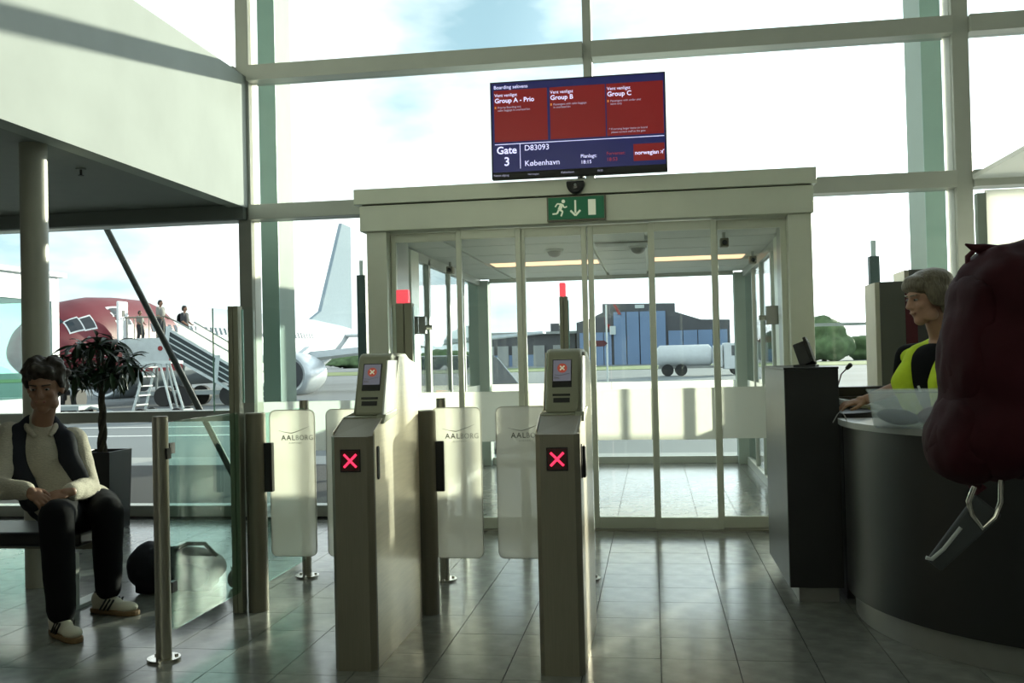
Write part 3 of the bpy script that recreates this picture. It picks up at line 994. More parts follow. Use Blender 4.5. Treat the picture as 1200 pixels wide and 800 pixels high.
def cabinet(x, y, lab, wing_w, tagl):
    """boarding pass gate: slim steel body, sloping top, reader head; local frame, x to the right, y into the scene"""
    o = empty('boarding_gate', (x, y, 0), 0, lab, 'boarding gate', 'boarding pass gates')
    w_ = 0.096
    ZF, ZT = 1.03, 1.075          # top of the front face, top of the slope
    DB = 0.86                     # depth of the body
    MB().prism([(0.052, 0.0), (DB - 0.002, 0.0), (DB - 0.002, ZT), (0.21, ZT), (0.052, ZF - 0.01)], 'x', -w_ + 0.006, w_ - 0.006).build('core', 'steel_dark', o, local=True)
    # front shell with chamfered vertical edges
    fr = [(-w_, 0.05), (-w_, 0.03), (-w_ + 0.022, 0.0), (w_ - 0.022, 0.0), (w_, 0.03), (w_, 0.05)]
    MB().prism(fr, 'z', 0.0, ZF).build('front_panel', 'steel_dark', o, local=True)
    MB().add([(-w_ + 0.022, 0, ZF), (w_ - 0.022, 0, ZF), (w_ - 0.005, 0.03, ZF), (w_ - 0.005, 0.20, ZT + 0.03), (-w_ + 0.005, 0.20, ZT + 0.03), (-w_ + 0.005, 0.03, ZF), (-w_ + 0.005, 0.20, ZF), (w_ - 0.005, 0.20, ZF)],
             [(0, 1, 2, 3, 4, 5), (5, 4, 6), (2, 7, 3), (3, 7, 6, 4), (0, 5, 6, 7, 2, 1)]).build('sloping_top', 'steel_dark', o, local=True, bevel=0.002)
    prof = [(0.052, 0.0), (DB, 0.0), (DB, 1.34), (0.62, 1.385), (0.50, 1.385), (0.36, 1.12), (0.20, ZT + 0.03), (0.052, ZF + 0.02)]
    for sx in (-1, 1):
        MB().prism(prof, 'x', sx * (w_ - 0.004), sx * w_).build('side_panel', 'side_steel', o, local=True)
    MB().box(-w_ + 0.004, w_ - 0.004, 0.19, 0.34, 1.06, 1.106).build('deck', 'reader', o, local=True)
    # reader head: leaning face
    hp = [(0.30, 1.105), (0.80, 1.105), (0.80, 1.36), (0.70, 1.40), (0.44, 1.40), (0.41, 1.385)]
    hb = MB().prism(hp, 'x', -0.083, 0.083).build('reader_head', 'reader', o, local=True, bevel=0.016)
    ang = math.atan2(0.41 - 0.30, 1.385 - 1.105)
    fc = empty('reader_face', (0, 0.30, 1.105), parent=o)
    fc.rotation_euler = (-ang, 0, 0)
    MB().box(-0.050, 0.040, -0.003, 0.002, 0.125, 0.262).build('bezel', 'black_gloss', fc, local=True)
    MB().box(-0.046, 0.036, -0.0045, -0.003, 0.155, 0.258).build('screen', 'reader_screen', fc, local=True)
    MB().tube([(-0.004, -0.0055, 0.218), (-0.004, -0.0045, 0.218)], 0.023, 24).build('disc', 'reader_red', fc, local=True)
    MB().tube([(-0.014, -0.0065, 0.208), (0.006, -0.0065, 0.228)], 0.003, 6).tube([(0.006, -0.0065, 0.208), (-0.014, -0.0065, 0.228)], 0.003, 6).build('cross', 'exit_pale', fc, local=True)
    text('lettering', 'AAL', 0.014, (-0.042, -0.0052, 0.166), 'ink', fc, bold=0.0002)
    MB().tube([(-0.04, -0.005, 0.186), (-0.015, -0.005, 0.182), (0.030, -0.005, 0.192)], 0.001, 5).build('swoosh', 'ink', fc, local=True)
    MB().box(-0.048, 0.034, -0.003, 0.002, 0.082, 0.092).box(-0.044, 0.032, -0.003, 0.002, 0.050, 0.072).build('slot', 'black', fc, local=True)
    # pale screen plate beside the reader
    MB().prism([(0.19, 1.115), (0.37, 1.115), (0.455, 1.365), (0.285, 1.365)], 'x', w_ - 0.004 + wing_w[0], w_ + 0.004 + wing_w[0]).build('side_screen', 'paint_white', o, local=True, bevel=0.002)
    MB().prism([(0.16, 1.075), (0.40, 1.105), (0.40, 1.13), (0.20, 1.115)], 'x', w_ - 0.03, w_ + 0.012).build('tray', 'reader', o, local=True, bevel=0.002)
    # red cross lamp on the front
    MB().box(-0.046, 0.046, -0.004, 0.002, 0.875, 0.975).build('cross_window', 'black_gloss', o, local=True)
    MB().box(-0.041, 0.041, -0.0055, -0.004, 0.880, 0.970).build('cross_field', 'led_field', o, local=True)
    MB().tube([(-0.028, -0.0065, 0.897), (0.028, -0.0065, 0.953)], 0.0052, 8).tube([(0.028, -0.0065, 0.897), (-0.028, -0.0065, 0.953)], 0.0052, 8).build('cross_lamp', 'led_red', o, local=True)
    MB().prism(rounded(0.085, 0.115, 0.83, 0.98, 0.014), 'x', w_, w_ + 0.004).build('grip_slot', 'black', o, local=True)
    return o


cabinet(-1.335, 4.12, 'left boarding pass gate, slim steel cabinet with red cross and pale side plate', (0.0, 0.016), 'l')
cb = cabinet(-0.418, 4.12, 'right boarding pass gate, slim steel cabinet with red cross, standing mid frame', (0.0, 0.004), 'r')
MB().box(0.096, 0.112, 0.12, 0.17, 0.83, 0.97).build('side_handle', 'black', cb, local=True, bevel=0.003)

# ------------------------------------------------------------------ desk area on the right
lt = empty('lectern', (0.85, 5.9, 0), 0, 'tall black box lectern with grey left side beside the glass door', 'lectern')
lx0, lx1, ly0, ly1 = 0.700, 0.985, 5.40, 6.32
box('plinth', 'plinth', lx0 + 0.055, lx1 - 0.02, ly0 + 0.05, ly1 - 0.05, 0.0, 0.085, lt)
box('body', 'lectern', lx0 + 0.004, lx1, ly0, ly1, 0.085, 1.262, lt, bevel=0.003)
box('side_panel', 'lectern_side', lx0, lx0 + 0.004, ly0 + 0.002, ly1 - 0.002, 0.087, 1.26, lt)
box('top', 'lectern', lx0 - 0.002, lx1 + 0.002, ly0 - 0.002, ly1, 1.262, 1.275, lt, bevel=0.002)

tm = empty('ticket_scanner', (0.83, 5.55, 1.275), R(-18), 'small black scanner terminal tilted on top of the black lectern', 'scanner')
MB().box(-0.055, 0.065, -0.03, 0.10, 0.0, 0.012).build('base', 'black', tm, local=True, bevel=0.003)
bd = MB().box(-0.042, 0.042, -0.035, 0.035, 0.0, 0.135).build('body', 'black', tm, local=True, bevel=0.006)
bd.location = (0.02, 0.03, 0.008)
bd.rotation_euler = (R(-14), R(-20), 0)
MB().box(0.022, 0.040, -0.040, 0.040, 0.002, 0.152).build('screen', 'black_gloss', bd, local=True, bevel=0.003)
MB().box(-0.044, -0.042, -0.02, 0.02, 0.02, 0.11).build('paper_slot', 'strap_light', bd, local=True)

# curved reception counter
cc = Vector((2.07, 5.14))


def arc(r, z0, z1, a0, a1, th, n=36):
    mb = MB()
    vs, fs = [], []
    for k in range(n + 1):
        a = R(a0 + (a1 - a0) * k / n)
        for (rr, z) in ((r, z0), (r, z1), (r - th, z1), (r - th, z0)):
            vs.append((cc.x + rr * math.cos(a), cc.y + rr * math.sin(a), z))
    for k in range(n):
        for j in range(4):
            fs.append((k * 4 + j, k * 4 + (j + 1) % 4, k * 4 + 4 + (j + 1) % 4, k * 4 + 4 + j))
    fs.append((0, 1, 2, 3))
    fs.append((n * 4 + 3, n * 4 + 2, n * 4 + 1, n * 4))
    return mb.add(vs, fs)


ct = empty('reception_counter', (cc.x, cc.y, 0), 0, 'black curved reception counter with grey plinth and pale top', 'counter')
arc(1.06, 0.0, 0.125, 172, 350, 0.23).build('plinth', 'plinth', ct, smooth=40)
arc(1.10, 0.125, 0.975, 172, 350, 0.27).build('body', 'lectern', ct, smooth=40)
arc(1.125, 0.975, 1.005, 172, 350, 0.31).build('worktop', 'counter_top', ct, smooth=40)

dk = empty('desk', (1.45, 5.75, 0), 0, 'dark back desk between the lectern and the tall cabinets', 'desk')
box('desk_top', 'lectern', 1.02, 2.3, 5.50, 5.98, 0.99, 1.015, dk, bevel=0.003)
box('shelf', 'black', 0.99, 1.72, 6.06, 6.20, 1.085, 1.14, dk)
box('leg_panel', 'lectern', 1.02, 1.06, 5.52, 5.96, 0, 0.99, dk)
box('leg_panel', 'lectern', 2.26, 2.30, 5.52, 5.96, 0, 0.99, dk)
box('back_panel', 'lectern', 1.02, 2.30, 5.98, 6.06, 0, 1.085, dk)

kb = empty('keyboard', (1.11, 5.58, 1.062), 0, 'grey keyboard under the hand of the woman at the counter', 'keyboard')
kb.rotation_euler = (R(6), R(10), R(12))
MB().box(-0.12, 0.13, -0.07, 0.07, -0.012, 0.008).build('case', 'keys', kb, local=True, bevel=0.003)
kd = MB()
for r_ in range(4):
    for k in range(11):
        kd.box(-0.112 + k * 0.0215, -0.112 + k * 0.0215 + 0.018, -0.058 + r_ * 0.030, -0.058 + r_ * 0.030 + 0.025, 0.008, 0.013)
o = kd.build('keys', 'strap_light', kb, local=True)
o['kind'] = 'stuff'

mc = empty('microphone', (1.05, 5.86, 1.016), 0, 'black gooseneck microphone rising beside the lectern', 'microphone')
mp0 = at(981, 455, 5.86)
mp1 = at(986, 438, 5.86)
mp2 = at(993, 431, 5.86)
MB().cyl(1.05, 5.86, 1.016, 1.035, 0.026, 20).build('base', 'black', mc)
MB().tube([(1.05, 5.86, 1.03), (mp0.x - 0.004, 5.86, mp0.z - 0.02), mp0, mp1, mp2], 0.0038, 8).build('gooseneck', 'totem_red', mc, smooth=60)
MB().cap(mp2, 0.012, mp2 + (mp2 - mp1).normalized() * 0.022, 0.014).build('windscreen', 'black', mc, smooth=60)

cbm = empty('cable', (0.99, 5.1, 1.005), 0, 'thin grey cable arched on the counter beside the lectern', 'cable')
MB().tube([at(976, 495, 5.02), at(981, 486, 5.05), at(985, 481, 5.08), at(990, 487, 5.06), at(993, 495, 5.02)], 0.0025, 6).build('wire', 'plinth', cbm, smooth=60)

# clear plastic bin with dark clothing
bn_ = empty('plastic_bin', (1.165, 4.60, 1.006), R(-8), 'clear plastic storage bin on the curved counter', 'storage box')
bw, bd_, bh = 0.19, 0.115, 0.165


def frustum(w0, d0, w1, d1, z0, z1):
    return [(-w0, -d0, z0), (w0, -d0, z0), (w0, d0, z0), (-w0, d0, z0), (-w1, -d1, z1), (w1, -d1, z1), (w1, d1, z1), (-w1, d1, z1)]


a8 = frustum(bw - 0.022, bd_ - 0.02, bw, bd_, 0.001, bh)
b8 = frustum(bw - 0.026, bd_ - 0.024, bw - 0.004, bd_ - 0.004, 0.005, bh)
MB().add(a8 + b8, [(3, 2, 1, 0), (8, 9, 10, 11), (0, 1, 5, 4), (1, 2, 6, 5), (2, 3, 7, 6), (3, 0, 4, 7), (9, 8, 12, 13), (10, 9, 13, 14), (11, 10, 14, 15), (8, 11, 15, 12), (4, 5, 13, 12), (5, 6, 14, 13), (6, 7, 15, 14), (7, 4, 12, 15)]).build('tub', 'bin_plastic', bn_, local=True)
rim = [(-bw, -bd_), (bw, -bd_), (bw, bd_), (-bw, bd_), (-bw, -bd_)]
MB().tube([(q[0] * 1.02, q[1] * 1.02, bh) for q in rim], 0.006, 6).build('rim', 'bin_plastic', bn_, local=True)
MB().ell((1.10, 4.61, 1.053), (0.10, 0.065, 0.036), (0.1, 0.15, 0.2)).ell((1.06, 4.60, 1.062), (0.05, 0.05, 0.03)).blob('folded_cloth', 'cloth_dark', None, 0.008, 4, 0.012, 0.04)
tag(bpy.data.objects['folded_cloth'], 'dark crumpled clothing lying in the clear bin', 'clothing')
MB().ell((1.25, 4.61, 1.057), (0.075, 0.06, 0.042), (0, -0.2, 0.4)).blob('scarf', 'cloth_plum', None, 0.008, 4, 0.012, 0.04)
tag(bpy.data.objects['scarf'], 'plum coloured cloth bundle in the right half of the clear bin', 'clothing')

# tall grey cabinets with red flank
for i, (x0, x1, y0, zt, lab) in enumerate(((1.445, 1.60, 6.45, 1.795, 'tall grey cabinet with dark red flank, left of the woman in the vest'), (1.715, 1.93, 6.80, 1.895, 'tall grey cabinet behind the head of the woman, paler and further back'))):
    tt = empty('tall_cabinet', ((x0 + x1) / 2, y0 + 0.15, 0), 0, lab, 'cabinet', 'tall grey cabinets')
    box('body', 'totem', x0, x1, y0, y0 + 0.30, 0.0, zt, tt, bevel=0.004)
    box('sunlit_edge', 'totem_sunlit', x0 - 0.028, x0, y0 + 0.002, y0 + 0.30, 0.0, zt - 0.004, tt)  # sunlit thin side, its brightness put into the colour
    if i == 0:
        box('red_flank', 'totem_red', x1, x1 + 0.075, y0 + 0.012, y0 + 0.30, 0.0, zt, tt)
    else:
        box('red_label', 'totem_red', x0 + 0.07, x1 - 0.005, y0 - 0.003, y0, zt - 0.345, zt - 0.31, tt)
        box('lower_door', 'lectern_side', x0 + 0.005, x1 - 0.005, y0 - 0.006, y0, 0.1, zt - 0.365, tt)

# pale booth at the far right
bo = empty('booth', (3.9, 7.2, 0), 0, 'pale booth with flat overhanging roof at the right edge', 'booth')
q0 = at(1156, 240, 7.0)
box('wall', 'wing_white', q0.x, 5.4, 7.0, 7.04, 0, 2.44, bo)
box('side_trim', 'column_paint', at(1146, 260, 7.0).x, q0.x, 7.0, 7.06, 0, 2.42, bo)
box('roof', 'wing_white', at(1150, 217, 7.9).x, 6.2, 5.4, 8.1, 2.70, 2.735, bo)
for (x, y) in ((5.3, 5.6), (5.3, 7.02)):
    box('post', 'frame', x - 0.04, x + 0.04, y - 0.04, y + 0.04, 2.44 if y > 7 else 0, 2.70, bo)
box('post', 'frame', 3.55, 3.60, 7.0, 7.04, 2.44, 2.70, bo)

# ------------------------------------------------------------------ waiting area on the left
be = empty('bench', (-3.9, 5.2, 0), 0, 'dark padded waiting bench under the seated man', 'bench')
box('seat', 'black', -5.0, -3.17, 4.95, 5.38, 0.37, 0.45, be, bevel=0.02)
box('frame', 'steel_dark', -4.95, -3.22, 5.16, 5.24, 0.32, 0.37, be)
for x in (-4.7, -3.30):
    lg = box('leg', 'frame', x - 0.045, x + 0.045, 5.00, 5.08, 0.02, 0.32, be)
    lg = box('leg', 'frame', x - 0.025, x + 0.025, 5.34, 5.40, 0.02, 0.32, be)
    box('foot', 'frame', x - 0.05, x + 0.05, 4.97, 5.43, 0.0, 0.02, be)

# potted tree
PX, PY = -4.66, 7.62
pt = empty('potted_tree', (PX, PY, 0), 0, 'leafy indoor tree with braided trunk in a black square planter', 'plant')
hw = 0.175
vs = frustum(hw - 0.02, hw - 0.02, hw, hw, 0.0, 0.66)
v2 = frustum(hw - 0.03, hw - 0.03, hw - 0.02, hw - 0.02, 0.60, 0.66)
MB().add(vs + v2, [(3, 2, 1, 0), (0, 1, 5, 4), (1, 2, 6, 5), (2, 3, 7, 6), (3, 0, 4, 7), (4, 5, 13, 12), (5, 6, 14, 13), (6, 7, 15, 14), (7, 4, 12, 15), (9, 8, 12, 13), (10, 9, 13, 14), (11, 10, 14, 15), (8, 11, 15, 12), (8, 9, 10, 11)]).build('planter', 'pot', pt, local=True)
MB().add([(-0.15, -0.15, 0.61), (0.15, -0.15, 0.61), (0.15, 0.15, 0.61), (-0.15, 0.15, 0.61), (0, 0, 0.635)], [(0, 1, 4), (1, 2, 4), (2, 3, 4), (3, 0, 4)]).build('soil', 'soil', pt, local=True)
for s_ in (0, 1, 2):
    path = []
    for k in range(16):
        u = k / 15
        a = s_ * 2.094 + u * 7.5
        rr = 0.026 * (1 - 0.45 * u)
        path.append((rr * math.cos(a) + 0.012 * math.sin(u * 3), rr * math.sin(a), 0.60 + 0.62 * u))
    MB().tube(path, [0.021 - 0.008 * k / 15 for k in range(16)], 8).build('trunk', 'bark', pt, local=True, smooth=50)
lf_ = MB()
n_ = 7
for k in range(n_ + 1):
    u = k / n_
    wv = 0.021 * math.sin(PI * min(0.98, max(0.04, u)) ** 0.85)
    z = 0.02 * math.sin(PI * u * 0.5) - 0.045 * u * u
    lf_.v += [(-wv, u * 0.19, z + wv * 0.35), (0, u * 0.19, z), (wv, u * 0.19, z + wv * 0.35)]
for k in range(n_):
    a = k * 3
    lf_.f += [(a, a + 1, a + 4, a + 3), (a + 1, a + 2, a + 5, a + 4)]
leaf_me = lf_.mesh('leaf')
leaf_me.polygons.foreach_set('use_smooth', [True] * len(leaf_me.polygons))
leaf_me.materials.append(M['leaf'])
rnd = random.Random(3)
twigs = MB()
ros = []
for k in range(21):
    a = k * 2.399
    rr = 0.37 * math.sqrt((k + 0.5) / 21)
    z = 1.66 - 0.38 * (rr / 0.37) ** 2 + rnd.uniform(-0.10, 0.06)
    ros.append((rr * math.cos(a), rr * 0.85 * math.sin(a), z))
for k in range(6):
    ros.append((0.17 * math.cos(k * 1.05), 0.15 * math.sin(k * 1.05), 1.30 + 0.06 * (k % 2)))
for (x, y, z) in ros:
    twigs.tube([(0, 0, 1.18), (x * 0.45, y * 0.45, 1.20 + (z - 1.2) * 0.6), (x, y, z)], [0.012, 0.008, 0.004], 6)
twigs.build('twigs', 'bark', pt, local=True)
for (x, y, z) in ros:
    for k in range(11):
        lf1 = bpy.data.objects.new('leaf', leaf_me)
        COL.objects.link(lf1)
        lf1.parent = pt
        lf1.location = (x + rnd.uniform(-0.02, 0.02), y + rnd.uniform(-0.02, 0.02), z + rnd.uniform(-0.03, 0.02))
        lf1.rotation_euler = (R(rnd.choice((18, -8, -28, -50, -68)) + rnd.uniform(-12, 12)), R(rnd.uniform(-25, 25)), k * 2.399 + rnd.uniform(-0.4, 0.4))
        s_ = rnd.uniform(0.75, 1.2)
        lf1.scale = (s_, s_, s_)

# dark bag on the floor
bg_ = empty('backpack', (-2.93, 5.55, 0), R(12), 'black backpack lying on the floor behind the seated man\'s shoes', 'backpack')
MB().ell((0.05, 0, 0.13), (0.27, 0.15, 0.13)).ell((-0.14, 0, 0.15), (0.14, 0.15, 0.145)).box(-0.2, 0.25, -0.12, 0.12, 0.004, 0.15).blob('body', 'cloth_dark', bg_, 0.014, 6, 0.02, 0.08, local=True)
MB().ell((0.10, -0.14, 0.10), (0.15, 0.04, 0.085)).blob('pocket', 'vest_dark', bg_, 0.012, 4, local=True)
MB().tube([(0.02, -0.05, 0.25), (0.10, -0.06, 0.285), (0.20, -0.05, 0.28), (0.27, -0.04, 0.20)], 0.013, 8).build('strap', 'rubber', bg_, local=True, smooth=60)
MB().ell((0.36, -0.02, 0.055), (0.035, 0.05, 0.055)).blob('pouch', 'bag_grey', bg_, 0.008, 3, local=True)
MB().tube([(0.35, -0.02, 0.10), (0.345, -0.02, 0.135), (0.36, -0.02, 0.10)], 0.003, 6).build('pouch_loop', 'bag_grey', bg_, local=True)


# ------------------------------------------------------------------ people
def frame3(fwd, up=(0, 0, 1)):
    f = Vector(fwd).normalized()
    u = Vector(up)
    u = (u - f * u.dot(f)).normalized()
    r = f.cross(u)
    return r, f, u


def head(parent, c, fwd, up, s, skin, hair_mat, hair, lips='lip', curl=0.020):
    """c: middle of the skull; fwd: where the face looks; s: scale"""
    r, f, u = frame3(fwd, up)
    c = Vector(c)

    def P(a, b_, d):
        return c + (r * a + f * b_ + u * d) * s
    rot = Matrix((r, f, u)).transposed().to_euler()
    mb = MB()
    E_ = lambda p_, rad: mb.ell(P(*p_), tuple(q * s for q in rad), rot)
    E_((0, -0.010, 0.035), (0.076, 0.094, 0.092))
    E_((0, 0.030, -0.030), (0.060, 0.058, 0.078))
    E_((0, 0.052, -0.088), (0.030, 0.030, 0.027))
    E_((0, 0.075, 0.030), (0.050, 0.018, 0.014))
    for sx in (-1, 1):
        E_((sx * 0.036, 0.062, -0.018), (0.024, 0.022, 0.020))
        E_((sx * 0.045, 0.020, -0.070), (0.020, 0.035, 0.030))
        E_((sx * 0.077, -0.008, 0.000), (0.010, 0.020, 0.032))
    mb.cap(P(0, 0.084, 0.018), 0.009 * s, P(0, 0.104, -0.020), 0.013 * s)
    E_((0.010, 0.094, -0.024), (0.010, 0.012, 0.009))
    E_((-0.010, 0.094, -0.024), (0.010, 0.012, 0.009))
    E_((0, 0.082, -0.052), (0.024, 0.012, 0.010))
    h = mb.blob('head', skin, parent, 0.0055 * s, 5)
    for sx in (-1, 1):
        MB().ell(P(sx * 0.031, 0.079, 0.010), (0.0115 * s, 0.0085 * s, 0.0055 * s), rot, 12, 8).build('eye', 'eye_white', h, smooth=60, off=origin(h))
        MB().ell(P(sx * 0.031, 0.0865, 0.010), (0.0060 * s, 0.003 * s, 0.0052 * s), rot, 10, 6).build('iris', 'eye_dark', h, smooth=60, off=origin(h))
        MB().cap(P(sx * 0.014, 0.093, 0.030), 0.0035 * s, P(sx * 0.048, 0.082, 0.033), 0.003 * s).build('eyebrow', hair_mat, h, smooth=60, off=origin(h))
    MB().cap(P(-0.020, 0.0855, -0.051), 0.0045 * s, P(0.020, 0.0855, -0.051), 0.0045 * s).build('lips', lips, h, smooth=60, off=origin(h))
    mb = MB()
    for (p_, rad) in hair:
        mb.ell(P(*p_), tuple(q * s for q in rad), rot)
    mb.blob('hair', hair_mat, parent, 0.0075 * s, 2 if curl > 0.01 else 7, curl * s, 0.03)
    return h


def hand(parent, wrist, fwd, up, s, skin, curl, side, spread=0.06, name='hand'):
    """palm from the wrist along fwd; up is the back of the hand; side +1 puts the thumb on the right of fwd"""
    r, f, u = frame3(fwd, up)
    w0 = Vector(wrist)

    def P(a, b_, d):
        return w0 + (r * a + f * b_ + u * d) * s
    rot = Matrix((r, f, u)).transposed().to_euler()
    mb = MB()
    mb.ell(P(0, 0.045, 0), (0.040 * s, 0.052 * s, 0.016 * s), rot)
    mb.cap(P(0, -0.02, 0), 0.026 * s, P(0, 0.02, 0), 0.028 * s)
    lens = (0.068, 0.078, 0.072, 0.056)
    for k in range(4):
        x = (0.030 - 0.020 * k) * side
        a = 0.25 * curl
        p0_ = P(x, 0.085 - 0.004 * abs(k - 1), 0)
        pts = [p0_]
        d = (f + r * (x * spread * 30)).normalized()
        ll = lens[k] * s
        for (fr, da) in ((0.45, 1.0), (0.30, 1.2), (0.25, 0.9)):
            ang = a
            dd = d * math.cos(ang) - u * math.sin(ang)
            pts.append(pts[-1] + dd * ll * fr)
            a += da * curl * 0.62
        mb.chain(pts, [0.0095 * s, 0.0088 * s, 0.0080 * s, 0.0070 * s], 10)
    tp = [P(0.026 * side, 0.018, -0.004), P(0.050 * side, 0.045, -0.012), P(0.056 * side, 0.074, -0.020), P(0.050 * side, 0.096, -0.026)]
    mb.chain(tp, [0.015 * s, 0.0115 * s, 0.0100 * s, 0.008 * s], 10)
    return mb.blob(name, skin, parent, 0.0042, 3)


# --- seated man
mn = empty('person', (-3.25, 5.1, 0), 0, 'seated man in white knit sweater, dark vest and black trousers', 'person')
FM = Vector((0.62, -0.78, 0)).normalized()
hc_ = at(53, 455, 4.92)
neck = at(48, 500, 5.02)
shL, shR = at(88, 514, 5.14), at(6, 508, 4.96)
elL, elR = at(102, 572, 5.12), at(-8, 572, 4.74)
wrL, wrR = at(80, 577, 4.78), at(34, 575, 4.66)
pel = Vector((-3.30, 5.18, 0.55))
side_ = Vector((0.78, 0.62, 0))
hipL, hipR = pel + side_ * 0.09, pel - side_ * 0.09
knL, knR = at(126, 600, 5.00), at(66, 606, 4.62)
anL, anR = at(127, 694, 5.00), at(72, 722, 4.55)
chest = (shL + shR) / 2 + Vector((0, 0, -0.12))
belly = (chest + pel) / 2 + Vector((0.0, -0.02, -0.02))
# one body under the clothes: neck, trunk, arms, legs
mb = MB()
mb.chain([hc_ + Vector((0, 0.02, -0.05)), neck, chest, belly, pel], [0.058, 0.060, 0.09, 0.09, 0.10])
mb.chain([neck + Vector((0, 0, -0.05)), shL + Vector((-0.02, 0, -0.02)), elL, wrL], [0.06, 0.042, 0.04, 0.028])
mb.chain([neck + Vector((0, 0, -0.05)), shR, elR, wrR], [0.06, 0.055, 0.04, 0.028])
mb.chain([hipL, knL, anL], [0.08, 0.055, 0.04])
mb.chain([hipR, knR, anR], [0.08, 0.055, 0.04])
mb.blob('body', 'skin_man', mn, 0.014, 6)
hair_m = [((0, -0.020, 0.075), (0.092, 0.102, 0.072)), ((0, -0.065, 0.010), (0.086, 0.062, 0.078)), ((0, 0.058, 0.098), (0.070, 0.040, 0.032))]
rnd = random.Random(11)
for k in range(34):
    a = rnd.uniform(0, 2 * PI)
    e = rnd.uniform(0.1, 1.25)
    d_ = Vector((math.cos(a) * math.cos(e), math.sin(a) * math.cos(e), math.sin(e)))
    if d_.y > 0.55 and d_.z < 0.55:
        continue
    hair_m.append(((d_.x * 0.094, d_.y * 0.104 - 0.015, d_.z * 0.098 + 0.055), (0.026, 0.026, 0.022)))
for sx in (-1, 1):
    hair_m.append(((sx * 0.080, 0.010, 0.045), (0.018, 0.034, 0.045)))
    hair_m.append(((sx * 0.078, -0.045, 0.015), (0.020, 0.040, 0.050)))
FH = Vector((0.30, -0.93, -0.16))
head(mn, hc_, FH, (0, 0, 1), 1.12, 'skin_man', 'hair_dark', hair_m)
# knit sweater
mb = MB()
rotm = Matrix((Vector((-FM.y, FM.x, 0)), FM * -1, Vector((0, 0, 1)))).transposed().to_euler()
mb.ell(chest + Vector((0, 0, 0.0)), (0.185, 0.125, 0.19), rotm)
mb.ell(belly, (0.175, 0.135, 0.20), rotm)
mb.ell(pel + Vector((0, 0, 0.04)), (0.18, 0.145, 0.11), rotm)
mb.chain([shL + Vector((-0.015, 0, -0.01)), elL, wrL + (elL - wrL) * 0.12], [0.082, 0.070, 0.047])
mb.chain([shR + Vector((0.03, 0, -0.01)), elR, wrR + (elR - wrR) * 0.12], [0.082, 0.070, 0.047])
mb.chain([neck + Vector((0, 0, 0.035)), neck + Vector((0, 0, -0.03)), chest + Vector((0, 0, 0.05))], [0.066, 0.078, 0.11])
mb.ell(chest + FM * 0.06, (0.11, 0.09, 0.15), rotm)
sw_ = mb.blob('sweater', 'knit', mn, 0.011, 5, 0.012, 0.05)
for (a_, b_) in ((wrL, elL), (wrR, elR)):
    d = (b_ - a_)
    MB().cap(a_ + d * 0.10, 0.048, a_ + d * 0.24, 0.053).build('cuff', 'knit', mn, smooth=60)
r_, f_, u_ = frame3(FM)
ringp = []
for k in range(15):
    a = R(-150 + 300 * k / 14)
    e_ = abs(k - 7) / 7
    ringp.append(neck + (r_ * math.sin(a) * 0.074 - f_ * math.cos(a) * 0.070) + f_ * 0.015 + Vector((0, 0, 0.025 - 0.075 * e_ ** 3)))
MB().tube(ringp, [0.012] + [0.017] * 13 + [0.012], 10).build('collar', 'knit', mn, smooth=60)
# open dark vest: shell over back, shoulders and both sides
mb = MB()
bk = -FM
mb.ell(chest + bk * 0.05, (0.215, 0.12, 0.22), rotm)
mb.ell(belly + bk * 0.05, (0.205, 0.125, 0.23), rotm)
for sx, sh in ((1, shL), (-1, shR)):
    sd = side_ * sx
    mb.ell(sh + Vector((0, 0, -0.02)) - sd * 0.05, (0.085, 0.095, 0.065), rotm)
    mb.chain([sh - sd * 0.06 + FM * 0.05, chest + sd * 0.135 + FM * 0.095, belly + sd * 0.15 + FM * 0.10 + Vector((0, 0, -0.06))], [0.062, 0.060, 0.060])
    mb.chain([neck + bk * 0.03 + sd * 0.045 + Vector((0, 0, 0.02)), sh - sd * 0.07 + FM * 0.04], [0.055, 0.05])
mb.blob('vest', 'vest_dark', mn, 0.012, 5, 0.010, 0.07)
# trousers
mb = MB()
mb.ell(pel + Vector((0, 0, -0.01)), (0.19, 0.16, 0.125), rotm)
mb.chain([hipL, knL, anL + Vector((0, 0, 0.03))], [0.120, 0.088, 0.072])
mb.chain([hipR, knR, anR + Vector((0, 0, 0.03))], [0.120, 0.088, 0.072])
mb.blob('trousers', 'trouser', mn, 0.012, 6, 0.010, 0.07)
# hands together between the knees
mid = (wrL + wrR) / 2 + Vector((0.0, -0.05, -0.02))
hand(mn, wrL, (mid - wrL) + Vector((-0.02, -0.02, -0.015)), (0.35, -0.3, 0.9), 0.98, 'skin_man', 0.95, 1)
hand(mn, wrR, (mid - wrR) + Vector((0.02, -0.02, -0.02)), (-0.1, -0.5, 0.9), 0.98, 'skin_man', 1.1, -1)


